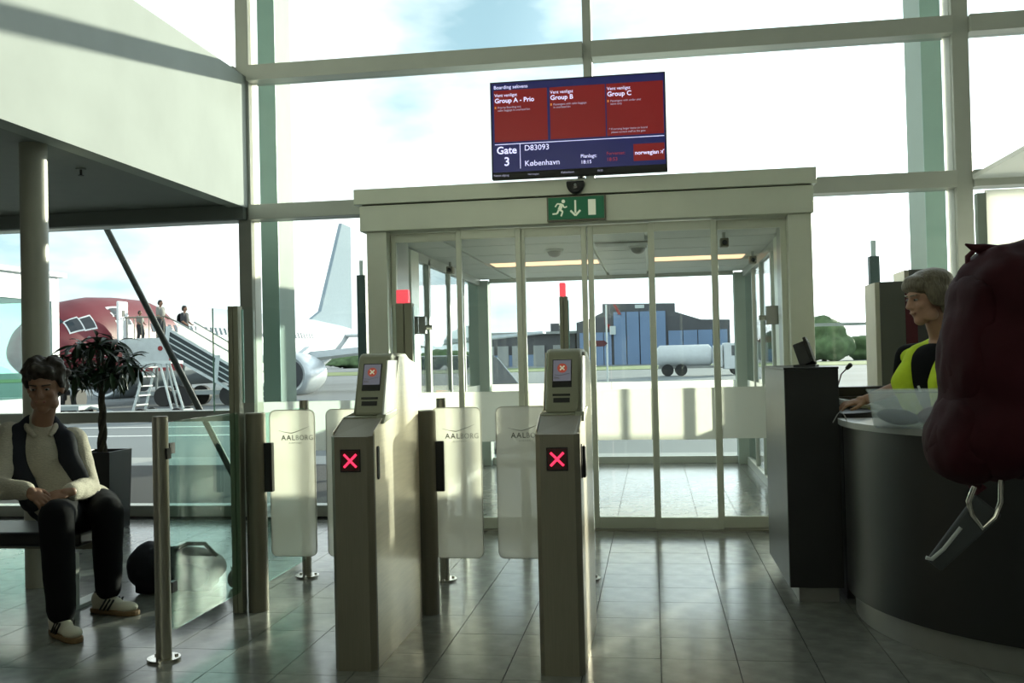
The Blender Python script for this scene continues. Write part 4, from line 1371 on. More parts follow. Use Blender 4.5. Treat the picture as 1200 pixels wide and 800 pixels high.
def sneaker(an, direction, lab):
    """a low white trainer with three dark stripes and a gum sole, worn by the seated man"""
    d = Vector((direction[0], direction[1], 0)).normalized()
    rz = math.atan2(d.y, d.x)
    s_ = empty('sneaker', (an.x - d.x * 0.03 - mn.location.x, an.y - d.y * 0.03 - mn.location.y, 0), rz, parent=mn)
    s_['label'] = lab
    mb = MB()
    mb.ell((-0.03, 0, 0.070), (0.050, 0.040, 0.055)).ell((0.06, 0, 0.055), (0.075, 0.042, 0.042), (0, 0.22, 0)).ell((0.155, 0, 0.042), (0.070, 0.046, 0.030)).ell((-0.025, 0, 0.10), (0.045, 0.036, 0.022))
    mb.box(-0.06, 0.17, -0.032, 0.032, 0.022, 0.05)
    mb.blob('upper', 'shoe_white', s_, 0.007, 4, local=True)
    sole = MB()
    ol = []
    for k in range(28):
        a = 2 * PI * k / 28
        x = 0.072 + 0.162 * math.cos(a)
        y = (0.044 + 0.008 * (x > 0.1) * min(1, (x - 0.1) / 0.08)) * math.sin(a)
        ol.append((x, abs(math.sin(a)) ** -0.35 * y if abs(math.sin(a)) > 0.2 else y))
    sole.prism(ol, 'z', 0.0, 0.026)
    sole.build('sole', 'gum', s_, local=True, bevel=0.006)
    for k in range(3):
        for sy in (-1, 1):
            x = 0.030 + k * 0.026
            st = MB().cap((x - 0.020, sy * 0.0435, 0.028), 0.0055, (x + 0.016, sy * 0.036, 0.082), 0.0055, 8)
            st.build('stripe', 'shoe_dark', s_, local=True, smooth=60)
    for k in range(5):
        x = 0.055 + k * 0.017
        z = 0.097 - k * 0.0085
        MB().tube([(x, -0.026, z - 0.006), (x + 0.004, 0, z + 0.003), (x, 0.026, z - 0.006)], 0.0032, 6).build('lace', 'shoe_white', s_, local=True)
    MB().ell((-0.026, 0, 0.112), (0.036, 0.028, 0.012)).build('lining', 'shoe_dark', s_, local=True, smooth=60)


sneaker(anL, (0.98, -0.20), 'white trainer with dark stripes, further from the camera')
sneaker(anR, (0.80, -0.55), 'white trainer with dark stripes, nearer the camera')

# --- woman at the counter
wm = empty('person', (1.58, 5.22, 0), 0, 'woman with short grey hair in a yellow safety vest at the counter', 'person')
hw_ = at(1087, 351, 5.15)
nw = at(1103, 398, 5.22)
sR, sL = at(1064, 417, 5.34), at(1128, 418, 5.02)
eR, eL = at(1058, 452, 5.42), at(1118, 468, 4.98)
wR, wL = at(1012, 469, 5.46), at(1090, 464, 5.22)
ch = (sR + sL) / 2 + Vector((0, 0, -0.13))
plv = Vector((ch.x + 0.08, ch.y + 0.03, 0.98))
FW = Vector((-0.75, -0.66, 0)).normalized()
sdw = Vector((-0.66, 0.75, 0))
kn1, kn2 = plv + Vector((-0.06, 0.07, -0.44)), plv + Vector((0.02, -0.08, -0.44))
an1, an2 = Vector((kn1.x + 0.02, kn1.y, 0.09)), Vector((kn2.x + 0.03, kn2.y, 0.09))
mb = MB()
mb.chain([hw_ + Vector((0.02, 0, -0.06)), nw, ch, plv], [0.050, 0.054, 0.115, 0.125])
mb.chain([nw + Vector((0, 0, -0.05)), sR, eR, wR], [0.055, 0.052, 0.040, 0.027])
mb.chain([nw + Vector((0, 0, -0.05)), sL, eL, wL], [0.055, 0.052, 0.040, 0.027])
mb.chain([plv + sdw * 0.08, kn1, an1], [0.10, 0.06, 0.045])
mb.chain([plv - sdw * 0.08, kn2, an2], [0.10, 0.06, 0.045])
mb.blob('body', 'skin_woman', wm, 0.012, 6)
hair_w = [((0, -0.022, 0.066), (0.090, 0.108, 0.080)), ((0, -0.075, 0.000), (0.082, 0.058, 0.088)), ((0, 0.052, 0.100), (0.066, 0.046, 0.026)), ((0.0, 0.074, 0.080), (0.064, 0.030, 0.026)), ((0.046, 0.058, 0.070), (0.034, 0.034, 0.030)), ((-0.046, 0.058, 0.070), (0.034, 0.034, 0.030)), ((0, -0.035, 0.078), (0.090, 0.10, 0.070))]
for sx in (-1, 1):
    hair_w.append(((sx * 0.078, -0.004, 0.026), (0.020, 0.056, 0.062)))
    hair_w.append(((sx * 0.070, -0.055, -0.035), (0.020, 0.042, 0.062)))
FHW = Vector((-0.93, -0.30, -0.14))
head(wm, hw_, FHW, (0.05, 0, 1), 1.08, 'skin_woman', 'hair_grey', hair_w, curl=0.007)
rotw = Matrix((Vector((-FW.y, FW.x, 0)), FW * -1, Vector((0, 0, 1)))).transposed().to_euler()
mb = MB()
mb.ell(ch, (0.185, 0.13, 0.20), rotw)
mb.ell((ch + plv) / 2, (0.175, 0.14, 0.21), rotw)
mb.chain([nw + Vector((0, 0, -0.07)), sR, sR + (eR - sR) * 0.75], [0.07, 0.066, 0.060])
mb.chain([nw + Vector((0, 0, -0.07)), sL, sL + (eL - sL) * 0.6], [0.07, 0.066, 0.060])
mb.blob('black_shirt', 'trouser', wm, 0.011, 5, 0.008, 0.06)
mb = MB()
mb.ell(ch - FW * 0.055, (0.205, 0.115, 0.225), rotw)
mb.ell((ch + plv) / 2 - FW * 0.05, (0.20, 0.12, 0.24), rotw)
for sg, sh in ((1, sR), (-1, sL)):
    sd = sdw * sg
    mb.chain([nw - FW * 0.02 + sd * 0.065 + Vector((0, 0, -0.015)), nw + FW * 0.075 + sd * 0.085 + Vector((0, 0, -0.07)), ch + FW * 0.11 + sd * 0.105, (ch + plv) / 2 + FW * 0.13 + sd * 0.085, plv + FW * 0.13 + sd * 0.07], [0.030, 0.052, 0.064, 0.058, 0.055])
    mb.ell(sh - sd * 0.045 + Vector((0, 0, -0.005)), (0.075, 0.085, 0.055), rotw)
mb.blob('safety_vest', 'hi_vis', wm, 0.011, 5, 0.008, 0.06)
mb = MB()
mb.ell(plv, (0.18, 0.15, 0.14), rotw)
mb.chain([plv + sdw * 0.08, kn1, an1], [0.12, 0.085, 0.065])
mb.chain([plv - sdw * 0.08, kn2, an2], [0.12, 0.085, 0.065])
mb.blob('trousers', 'trouser', wm, 0.014, 5)
hand(wm, wR, (at(985, 474, 5.44) - wR), (-0.1, -0.2, 1), 0.95, 'skin_woman', 0.55, -1)
hand(wm, wL, Vector((-0.8, 0.1, -0.35)), (0, -0.2, 1), 0.95, 'skin_woman', 0.6, 1)
for an_ in (an1, an2):
    MB().ell((an_.x - 0.06, an_.y - 0.04, 0.045), (0.13, 0.055, 0.045), (0, 0, 0.6)).blob('shoe', 'shoe_dark', wm, 0.012, 3)
MB().tube([at(1076, 452, 5.03), at(1079, 459, 5.02)], 0.006, 8).build('pen', 'paint_white', wm)

# --- person in black at the right edge, with a maroon backpack
pr_ = empty('person', (0.93, 1.72, 0), 0, 'dark clothed person standing close at the right edge, wearing the maroon backpack', 'person')
cx_, cy_ = 0.93, 1.75
mb = MB()
FP = Vector((0.93, 0.36, 0)).normalized()
sdp = Vector((-0.36, 0.93, 0))
p_pel = Vector((cx_ - 0.07, cy_, 0.98))
p_ch = Vector((cx_ + 0.01, cy_, 1.33))
p_nk = Vector((cx_ + 0.02, cy_, 1.55))
p_hd = p_nk + Vector((0.05, 0.02, 0.17))
rotp = Matrix((Vector((-FP.y, FP.x, 0)), FP * -1, Vector((0, 0, 1)))).transposed().to_euler()
mb.chain([p_hd, p_nk, p_ch, p_pel], [0.06, 0.062, 0.135, 0.14])
for sg in (1, -1):
    s0 = p_nk + sdp * 0.19 * sg + Vector((0, 0, -0.09))
    mb.chain([p_nk + Vector((0, 0, -0.05)), s0, s0 + FP * 0.04 + Vector((0, 0, -0.30)), s0 + FP * 0.27 + Vector((0, 0, -0.36))], [0.06, 0.06, 0.045, 0.03])
    hp_ = p_pel + sdp * 0.09 * sg
    mb.chain([hp_, hp_ + FP * 0.02 + Vector((0, 0, -0.44)), Vector((hp_.x, hp_.y, 0.09))], [0.10, 0.065, 0.045])
mb.blob('body', 'skin_man', pr_, 0.016, 6)
head(pr_, p_hd + Vector((0, 0, 0.03)), FP, (0, 0, 1), 1.02, 'skin_man', 'hair_dark', [((0, -0.02, 0.06), (0.088, 0.105, 0.08)), ((0, -0.07, 0.01), (0.08, 0.055, 0.08))])
mb = MB()
mb.ell(p_ch, (0.22, 0.15, 0.24), rotp)
mb.ell((p_ch + p_pel) / 2, (0.20, 0.15, 0.26), rotp)
for sg in (1, -1):
    s0 = p_nk + sdp * 0.19 * sg + Vector((0, 0, -0.09))
    mb.chain([p_nk + Vector((0, 0, -0.06)), s0, s0 + FP * 0.04 + Vector((0, 0, -0.30)), s0 + FP * 0.25 + Vector((0, 0, -0.355))], [0.075, 0.085, 0.07, 0.052])
mb.blob('coat', 'trouser', pr_, 0.014, 6, 0.01, 0.08)
mb = MB()
mb.ell(p_pel, (0.20, 0.165, 0.16), rotp)
for sg in (1, -1):
    hp_ = p_pel + sdp * 0.09 * sg
    mb.chain([hp_, hp_ + FP * 0.02 + Vector((0, 0, -0.44)), Vector((hp_.x, hp_.y, 0.10))], [0.14, 0.10, 0.08])
    MB().ell((hp_.x + FP.x * 0.07, hp_.y + FP.y * 0.07, 0.05), (0.14, 0.055, 0.05), (0, 0, math.atan2(FP.y, FP.x))).blob('shoe', 'shoe_dark', pr_, 0.012, 3)
    s0 = p_nk + sdp * 0.19 * sg + Vector((0, 0, -0.09))
    hand(pr_, s0 + FP * 0.27 + Vector((0, 0, -0.36)), FP + Vector((0, 0, -0.2)), (0, 0, 1), 1.0, 'skin_man', 0.8, sg)
mb.blob('trousers', 'trouser', pr_, 0.014, 6, 0.01, 0.08)

BY = 1.62
bp_ = empty('backpack', at(1150, 560, BY), 0, 'bulky maroon backpack with a top loop, worn by the person at the right edge', 'backpack')
k_ = lambda x, y, d=0.0: at(x, y, BY + d)
mb = MB()
mb.ell(k_(1180, 347), (0.070, 0.13, 0.080))
mb.ell(k_(1172, 372), (0.072, 0.13, 0.10))
mb.ell(k_(1165, 430), (0.080, 0.14, 0.14))
mb.ell(k_(1158, 500), (0.082, 0.14, 0.085))
mb.ell(k_(1205, 335), (0.06, 0.13, 0.075))
mb.ell(k_(1205, 440), (0.075, 0.13, 0.17))
mb.ell(k_(1163, 315), (0.026, 0.10, 0.038))
mb.ell(k_(1150, 345), (0.040, 0.11, 0.06))
mb.ell(k_(1150, 515), (0.085, 0.13, 0.062))
mb.blob('body', 'maroon', bp_, 0.010, 5, 0.016, 0.05)
mb = MB()
mb.ell(k_(1138, 380, -0.01), (0.036, 0.10, 0.075), (0, 0.25, 0)).ell(k_(1132, 430, -0.01), (0.036, 0.10, 0.10)).ell(k_(1135, 350, -0.01), (0.024, 0.10, 0.04))
mb.blob('front_pocket', 'maroon', bp_, 0.009, 5, 0.012, 0.03)
mb = MB()
mb.ell(k_(1113, 515, -0.01), (0.032, 0.10, 0.062), (0, 0.15, 0)).ell(k_(1132, 532, -0.01), (0.044, 0.10, 0.048)).ell(k_(1122, 492, -0.01), (0.030, 0.10, 0.045))
mb.blob('lower_pocket', 'maroon', bp_, 0.009, 5, 0.012, 0.03)
MB().tube([k_(1152, 296), k_(1142, 293), k_(1134, 301), k_(1134, 312), k_(1142, 315), k_(1152, 312)], 0.0045, 8).build('haul_loop', 'maroon_edge', bp_, smooth=60)
MB().tube([k_(1131, 286), k_(1140, 290), k_(1152, 292), k_(1172, 296)], [0.0015, 0.006, 0.009, 0.012], 8).build('top_strap', 'maroon', bp_, smooth=60)
MB().tube([k_(1134, 560), k_(1146, 575), k_(1152, 568)], 0.008, 8).build('tail_strap', 'maroon_edge', bp_, smooth=60)
SY = -0.09
MB().tube([k_(1142, 570, SY), k_(1135, 587, SY), k_(1139, 603, SY), k_(1151, 619, SY), k_(1166, 606, SY), k_(1173, 588, SY), k_(1173, 562, SY)], 0.0042, 8).build('metal_ring', 'chrome', bp_, smooth=60)
st = MB()
s0, s1 = k_(1160, 592, SY), k_(1096, 664, SY)
d = (s1 - s0)
nrm = Vector((-d.z, 0, d.x)).normalized()
st.add([s0 + nrm * 0.024, s0 - nrm * 0.024, s1 - nrm * 0.014, s1 + nrm * 0.012] + [q + Vector((0, 0.012, 0)) for q in (s0 + nrm * 0.024, s0 - nrm * 0.024, s1 - nrm * 0.014, s1 + nrm * 0.012)], [(0, 1, 2, 3), (7, 6, 5, 4), (0, 4, 5, 1), (1, 5, 6, 2), (2, 6, 7, 3), (3, 7, 4, 0)])
st.build('belt_wing', 'strap_grey', bp_, bevel=0.004)
MB().tube([k_(1126, 618, SY - 0.005), k_(1106, 643, SY - 0.005), k_(1092, 655, SY - 0.005), k_(1085, 653, SY - 0.005)], 0.003, 8).build('belt_edging', 'strap_light', bp_, smooth=60)

# ------------------------------------------------------------------ outside
GZ = -0.25
tag(box('ground_apron', 'apron', -320, 320, FY + 0.3, 700, GZ - 0.3, GZ), kind='structure')
gr = box('grass', 'grass', -320, 320, 112, 150, GZ, GZ + 0.05)
tag(gr, 'strip of yellow green grass beyond the apron', 'grass', kind='stuff')
pv = box('ground_pavement', 'hangar_pale', -14, 14, FY + 0.31, 15.5, GZ, GZ + 0.06)
tag(pv, kind='structure')
for i, (x0, x1, y) in enumerate(((-30, 12, 21.0), (-30, 12, 24.0))):
    tag(box('ground_marking', 'paint_white', x0, x1, y, y + 0.25, GZ, GZ + 0.004), kind='structure')

# airliner, nose towards the terminal
AX, AY, AZ = -23.25, 32.4, 2.42
pl = empty('airliner', (AX, AY, GZ), 0, 'parked passenger jet with red nose and white body beyond the left window', 'airplane')
AZl = AZ - GZ
ST_ = [(0.0, 0.06, -0.50), (0.12, 0.30, -0.48), (0.45, 0.62, -0.42), (1.1, 1.02, -0.30), (2.0, 1.36, -0.17), (3.2, 1.66, -0.07), (4.6, 1.84, -0.02), (6.5, 1.92, 0.0), (12, 1.92, 0.0), (25, 1.92, 0.0), (31, 1.70, 0.18), (34, 1.28, 0.50), (37, 0.75, 0.95), (39.5, 0.28, 1.30), (40, 0.10, 1.35)]


def fus(y):
    for i in range(len(ST_) - 1):
        a, b_ = ST_[i], ST_[i + 1]
        if a[0] <= y <= b_[0]:
            u = (y - a[0]) / (b_[0] - a[0])
            return a[1] + (b_[1] - a[1]) * u, a[2] + (b_[2] - a[2]) * u
    return ST_[-1][1], ST_[-1][2]


def skin_pt(y, ang, off=0.0):
    """a point on the fuselage; ang is measured from the side towards the top"""
    r, zc = fus(y)
    return Vector(((r + off) * math.cos(ang), y, zc + (r * 1.04 + off) * math.sin(ang)))


mb = MB()
n_ = 32
vs, fs = [], []
ys = []
for i in range(len(ST_) - 1):
    stp = 3 if ST_[i][0] < 7 else 4
    ys += [ST_[i][0] + (ST_[i + 1][0] - ST_[i][0]) * k / stp for k in range(stp)]
ys.append(ST_[-1][0])
for y in ys:
    for k in range(n_):
        vs.append(skin_pt(y, 2 * PI * k / n_))
for i in range(len(ys) - 1):
    for k in range(n_):
        k2 = (k + 1) % n_
        fs.append((i * n_ + k, i * n_ + k2, (i + 1) * n_ + k2, (i + 1) * n_ + k))
fs += [tuple(range(n_)), tuple(range((len(ys) - 1) * n_, len(ys) * n_))[::-1]]
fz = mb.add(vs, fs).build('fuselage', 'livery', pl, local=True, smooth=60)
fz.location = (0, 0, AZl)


def patch(name, ma, y0, y1, a0, a1, off=0.012, parent=fz, ny=4, na=4):
    vs, fs = [], []
    for o_ in (0.0, off):
        for i in range(ny + 1):
            for j in range(na + 1):
                vs.append(skin_pt(y0 + (y1 - y0) * i / ny, a0 + (a1 - a0) * j / na, o_ - 0.004))
    n1 = (ny + 1) * (na + 1)
    for i in range(ny):
        for j in range(na):
            q = (i * (na + 1) + j, i * (na + 1) + j + 1, (i + 1) * (na + 1) + j + 1, (i + 1) * (na + 1) + j)
            fs.append(tuple(t_ + n1 for t_ in q))
    return MB().add(vs, fs).build(name, ma, parent, local=True)


for (y0, y1, a0, a1) in ((1.75, 2.35, 0.42, 0.78), (2.42, 2.95, 0.40, 0.72)):
    for sg in (0, 1):
        b0, b1 = (a0, a1) if sg == 0 else (PI - a1, PI - a0)
        patch('window_surround', 'plane_white', y0 - 0.06, y1 + 0.06, b0 - 0.04, b1 + 0.04, 0.010)
        patch('cockpit_window', 'dark_glass', y0, y1, b0, b1, 0.016)
patch('cockpit_window', 'dark_glass', 1.25, 1.75, 0.80, PI / 2 - 0.04, 0.014)
patch('cockpit_window', 'dark_glass', 1.25, 1.75, PI / 2 + 0.04, PI - 0.80, 0.014)
patch('door_surround', 'plane_white', 4.20, 5.28, -0.10, 0.90, 0.010)
patch('door_opening', 'plane_dark', 4.30, 5.18, -0.06, 0.84, 0.016)
MB().box(1.98, 2.08, 3.55, 4.30, -0.10, 1.62).build('cabin_door', 'plane_white', fz, local=True, bevel=0.05)
MB().box(2.08, 2.095, 3.80, 4.02, 1.0, 1.25).build('door_window', 'strap_grey', fz, local=True)
MB().box(2.08, 2.092, 3.70, 4.15, 1.40, 1.47).build('door_stripe', 'sign_red', fz, local=True)
cw = MB()
for k in range(40):
    y = 6.6 + k * 0.51
    if 16.0 < y < 17.0:
        continue
    p_ = [skin_pt(y + dy, a, 0.012) for dy in (0, 0.26) for a in (0.23, 0.42)]
    cw.add(p_, [(0, 1, 3, 2)])
o = cw.build('cabin_windows', 'dark_glass', fz, local=True)
o['kind'] = 'stuff'
patch('dome_antenna', 'plane_white', 9.0, 9.4, 1.5, 1.64, 0.05)
# tail fin, stabilisers, wings, engines
tfin = MB().prism([(29.6, 1.5), (33.0, 2.6), (38.0, 9.5), (40.2, 9.5), (40.0, 1.2)], 'x', -0.14, 0.14).build('tail_fin', 'tail_blue', pl, local=True, bevel=0.06)
tfin.location = (0, 0, AZl)
for sg in (-1, 1):
    pf = [(0.3 * sg, 35.2), (0.3 * sg, 38.6), (7.0 * sg, 40.4), (7.0 * sg, 38.9)]
    o = MB().prism(pf if sg > 0 else pf[::-1], 'z', 0.85, 1.02).build('stabiliser', 'plane_white', pl, local=True, bevel=0.04)
    o.location = (0, 0, AZl)
    # wing with dihedral: root to tip
    rt_ = [(1.2, 14.2, -1.25), (1.2, 21.6, -1.25), (1.2, 21.6, -0.95), (1.2, 14.2, -0.75)]
    kk = [(6.0, 17.6, -0.70), (6.0, 21.4, -0.70), (6.0, 21.4, -0.52), (6.0, 17.6, -0.36)]
    tp_ = [(16.9, 23.6, 0.38), (16.9, 25.2, 0.38), (16.9, 25.2, 0.46), (16.9, 23.6, 0.50)]
    vs = [(sg * a, b_, c_) for (a, b_, c_) in rt_ + kk + tp_]
    o = MB().add(vs, [(0, 1, 2, 3), (8, 11, 10, 9)] + [(i * 4 + j, i * 4 + (j + 1) % 4, i * 4 + 4 + (j + 1) % 4, i * 4 + 4 + j) for i in (0, 1) for j in range(4)]).build('wing', 'plane_metal', pl, local=True)
    o.location = (0, 0, AZl)
    en = empty('engine', (5.0 * sg, 14.0, AZl - 1.62), parent=pl)
    prof = [(0.80, 0.10), (0.93, 0.0), (1.03, 0.12), (1.10, 0.6), (1.12, 1.5), (1.05, 2.6), (0.85, 3.6), (0.55, 4.2)]
    nc = MB().lathe(prof, 28).build('nacelle', 'plane_metal', en, local=True, smooth=50)
    nc.rotation_euler = (-PI / 2, 0, 0)
    fn = MB().lathe([(0.02, -0.08), (0.10, -0.02), (0.22, 0.12), (0.80, 0.13)], 24).build('fan', 'plane_dark', en, local=True, smooth=40)
    fn.rotation_euler = (-PI / 2, 0, 0)
    fn.location = (0, -0.06, 0)
    MB().prism([(1.2, 0.9), (5.2, 0.9), (6.4, 1.35), (3.0, 1.45)], 'x', -0.15, 0.15).build('pylon', 'plane_metal', en, local=True)
for (x, y, n__) in ((0, 3.6, 'nose_gear'), (-2.9, 18.4, 'main_gear'), (2.9, 18.4, 'main_gear')):
    ge = empty(n__, (x, y, 0), parent=pl)
    MB().cyl(0, 0, 0.4, 1.5, 0.09, 12).build('strut', 'plane_metal', ge, local=True)
    for sg in (-1, 1):
        MB().tube([(sg * 0.16, 0, 0.38), (sg * 0.40, 0, 0.38)], 0.38, 20).build('wheel', 'rubber', ge, local=True)

# passenger stairs at the forward door
SX0, SX1, SX2 = AX + 2.05, AX + 3.85, AX + 8.4
SY0, SY1 = 36.45, 38.05
PZ = 2.38
sa = empty('passenger_stairs', (SX1, 37.3, GZ), 0, 'white mobile passenger stairs with louvred sides at the airliner door', 'stairs')
MB().box(SX0, SX1, SY0, SY1, PZ - 0.12, PZ).build('platform', 'stair_grey', sa)
MB().box(SX0 - 0.1, SX1 + 0.1, SY0 - 0.03, SY0, PZ - 1.05, PZ + 0.15).build('side_panel', 'stair_white', sa)
MB().tube([(SX1 - 0.25, SY0 - 0.06, PZ - 0.28), (SX1 - 0.25, SY0 - 0.03, PZ - 0.28)], 0.10, 16).build('red_button', 'sign_red', sa)
MB().tube([(SX0, SY0, PZ + 1.0), (SX1, SY0, PZ + 1.0), (SX1 + 0.5, SY0, PZ + 0.75)], 0.03, 8).build('handrail', 'steel_dark', sa)
for k in range(6):
    x = SX0 + 0.1 + k * (SX1 - SX0 - 0.2) / 5
    MB().tube([(x, SY0, PZ + 0.1), (x, SY0, PZ + 1.0)], 0.02, 6).build('baluster', 'steel_dark', sa)
drop = PZ - GZ
ns_ = 13
for k in range(ns_):
    x = SX1 + (SX2 - SX1) * k / ns_
    z = PZ - drop * (k + 1) / (ns_ + 1)
    MB().box(x, x + 0.40, SY0 + 0.05, SY1 - 0.05, z - 0.05, z).build('step', 'stair_grey', sa)


def slope_z(x):
    return PZ - drop * (x - SX1) / (SX2 - SX1)


for y in (SY0, SY1):
    nm_ = y == SY0
    MB().prism([(SX1, slope_z(SX1) - 0.55), (SX2, slope_z(SX2) - 0.0), (SX2, slope_z(SX2) + 0.50), (SX1, slope_z(SX1) + 0.55)], 'y', y - 0.02, y + 0.02).build('side_panel', 'stair_dark', sa)
    for (dz, wd) in ((-0.50, 0.06), (-0.22, 0.025), (0.02, 0.025), (0.26, 0.025), (0.54, 0.06)):
        MB().prism([(SX1, slope_z(SX1) + dz - wd), (SX2, slope_z(SX2) + dz * 0.9 - wd + 0.05), (SX2, slope_z(SX2) + dz * 0.9 + wd + 0.05), (SX1, slope_z(SX1) + dz + wd)], 'y', y - 0.045, y + 0.045).build('slat', 'stair_white', sa)
    for u in (0.0, 0.46, 0.96):
        x = SX1 + (SX2 - SX1) * u
        MB().prism([(x - 0.12, slope_z(x) - 0.5), (x + 0.06, slope_z(x) - 0.5), (x + 0.20, slope_z(x) + 0.6), (x + 0.02, slope_z(x) + 0.6)], 'y', y - 0.05, y + 0.05).build('stanchion', 'stair_white', sa)
    MB().prism([(SX1 + 0.5, slope_z(SX1 + 0.5) + 0.62), (SX2, slope_z(SX2) + 0.60), (SX2, slope_z(SX2) + 1.02), (SX1 + 0.5, slope_z(SX1 + 0.5) + 1.02)], 'y', y - 0.015, y + 0.015).build('guard_pane', 'wing_white', sa)
    MB().tube([(SX1 + 0.4, y, slope_z(SX1 + 0.4) + 1.05), (SX2, y, slope_z(SX2) + 1.05)], 0.03, 8).build('handrail', 'stair_grey', sa)
for (x, z1) in ((SX0 + 0.5, PZ - 0.12), (SX1 - 0.1, PZ - 0.12), (SX1 + 1.9, slope_z(SX1 + 1.9) - 0.4)):
    for y in (SY0 + 0.1, SY1 - 0.1):
        MB().tube([(x, y, GZ + 0.2), (x + 0.1, y, z1)], 0.05, 8).build('support', 'stair_grey', sa)
MB().box(SX0 + 0.4, SX2 - 0.6, SY0 + 0.1, SY1 - 0.1, GZ + 0.45, GZ + 0.62).build('chassis', 'stair_grey', sa)
for x in (SX1 - 0.2, SX1 + 0.75, SX1 + 2.6):
    for y in (SY0 + 0.02, SY1 - 0.25):
        MB().tube([(x, y, GZ + 0.40), (x, y + 0.25, GZ + 0.40)], 0.40, 20).build('wheel', 'rubber', sa)


def far_person(x, y, z, h, fdir, lab, shirt, hairc='hair_dark', pack=False, stride=0.0):
    o = empty('person', (x, y, z), math.atan2(fdir[1], fdir[0]), lab, 'person')
    s = h / 1.75
    mb = MB()
    mb.chain([(0.02, 0, 1.60 * s), (0, 0, 1.45 * s), (0, 0, 1.25 * s), (0, 0, 0.95 * s)], [0.055 * s, 0.055 * s, 0.13 * s, 0.13 * s], 12)
    mb.ell((0.03, 0, 1.64 * s), (0.095 * s, 0.075 * s, 0.115 * s))
    mb.ell((0.125 * s, 0, 1.62 * s), (0.02 * s, 0.015 * s, 0.02 * s))
    for sg in (-1, 1):
        mb.chain([(0, 0.16 * sg * s, 1.40 * s), (0.03, 0.21 * sg * s, 1.12 * s), (0.22 * s, 0.19 * sg * s, 0.98 * s)], [0.06 * s, 0.048 * s, 0.035 * s], 10)
        mb.chain([(0, 0.09 * sg * s, 0.92 * s), (0.06 + stride * sg, 0.09 * sg * s, 0.50 * s), (stride * sg * 1.2, 0.09 * sg * s, 0.06 * s)], [0.10 * s, 0.07 * s, 0.05 * s], 10)
        mb.cap((stride * sg * 1.2, 0.09 * sg * s, 0.045 * s), 0.045 * s, (stride * sg * 1.2 + 0.16 * s, 0.09 * sg * s, 0.04 * s), 0.04 * s)
        mb.cap((0.22 * s, 0.19 * sg * s, 0.98 * s), 0.035 * s, (0.32 * s, 0.18 * sg * s, 0.96 * s), 0.02 * s)
    mb.blob('body', 'skin_man', o, 0.02, 4, local=True)
    mb = MB()
    mb.ell((0, 0, 1.22 * s), (0.15 * s, 0.21 * s, 0.26 * s)).ell((0, 0, 1.0 * s), (0.145 * s, 0.18 * s, 0.14 * s))
    for sg in (-1, 1):
        mb.chain([(0, 0.15 * sg * s, 1.40 * s), (0.02, 0.205 * sg * s, 1.16 * s)], [0.085 * s, 0.07 * s], 10)
    mb.blob('shirt', shirt, o, 0.02, 4, local=True)
    mb = MB()
    for sg in (-1, 1):
        mb.chain([(0, 0.085 * sg * s, 0.92 * s), (0.06 + stride * sg, 0.09 * sg * s, 0.50 * s), (stride * sg * 1.2, 0.09 * sg * s, 0.12 * s)], [0.13 * s, 0.095 * s, 0.08 * s], 10)
    mb.blob('trousers', 'far_dark', o, 0.02, 4, local=True)
    MB().ell((0.0, 0, 1.69 * s), (0.105 * s, 0.088 * s, 0.085 * s)).ell((-0.04 * s, 0, 1.63 * s), (0.075 * s, 0.085 * s, 0.09 * s)).blob('hair', hairc, o, 0.018, 3, local=True)
    return o


far_person(AX + 2.35, 37.1, PZ, 1.30, (1, -0.3), 'small person at the top of the airliner stairs, nearest the cabin door', 'shirt_far', stride=0.05)
far_person(AX + 3.15, 37.3, PZ, 1.72, (1, -0.2), 'person standing on the stair platform above the red button', 'shirt_far', stride=0.06)
xp = AX + 4.36
pw = far_person(xp, 37.0, slope_z(xp) - 0.02, 1.75, (1, -0.1), 'man in a dark shirt walking down the airliner stairs', 'far_dark', stride=0.10)
MB().ell((-0.20, 0, 1.22), (0.12, 0.17, 0.24)).blob('rucksack', 'trouser', pw, 0.02, 4, local=True)

# maintenance ladder stand and a low cart near the terminal
ldp = at(186, 497, 27.0)
ls = empty('ladder_stand', (ldp.x, 27.0, GZ), 0, 'white wheeled A-frame ladder stand in front of the airliner', 'ladder')
lw = 0.62
for (sx, tag_) in ((-1, 'a'), (1, 'b')):
    for y in (-0.35, 0.35):
        MB().tube([(sx * lw, y, 0.32), (sx * 0.22, y * 0.8, 1.72)], 0.035, 8).build('leg', 'stair_white', ls, local=True)
for k in range(5):
    u = (k + 0.6) / 5
    x = -lw + (lw - 0.22) * u
    z = 0.32 + 1.4 * u
    MB().box(x - 0.06, x + 0.06, -0.34, 0.34, z - 0.02, z + 0.02).build('rung', 'stair_grey', ls, local=True)
MB().box(-0.55, 0.62, -0.36, 0.36, 1.70, 1.78).build('platform', 'stair_white', ls, local=True)
MB().tube([(0.45, -0.33, 1.72), (0.80, -0.33, 0.30)], 0.03, 8).build('brace', 'stair_grey', ls, local=True)
for x in (-0.30, 0.85):
    for y in (-0.35, 0.35):
        MB().tube([(x - 0.08, y - 0.06, 0.20), (x - 0.08, y + 0.06, 0.20)], 0.19, 18).build('wheel', 'rubber', ls, local=True)
        MB().tube([(x - 0.08, y - 0.065, 0.20), (x - 0.08, y + 0.065, 0.20)], 0.09, 14).build('hub', 'plinth', ls, local=True)
MB().box(-0.62, 0.95, -0.30, 0.30, 0.26, 0.34).build('base_frame', 'stair_grey', ls, local=True)
ctp = at(88, 499, 26.5)
ca = empty('baggage_cart', (ctp.x, 26.5, GZ), 0, 'low wheeled baggage cart on the apron behind the potted tree', 'cart')
MB().box(-1.0, 0.5, -0.6, 0.6, 0.40, 0.52).build('deck', 'stair_grey', ca, local=True)
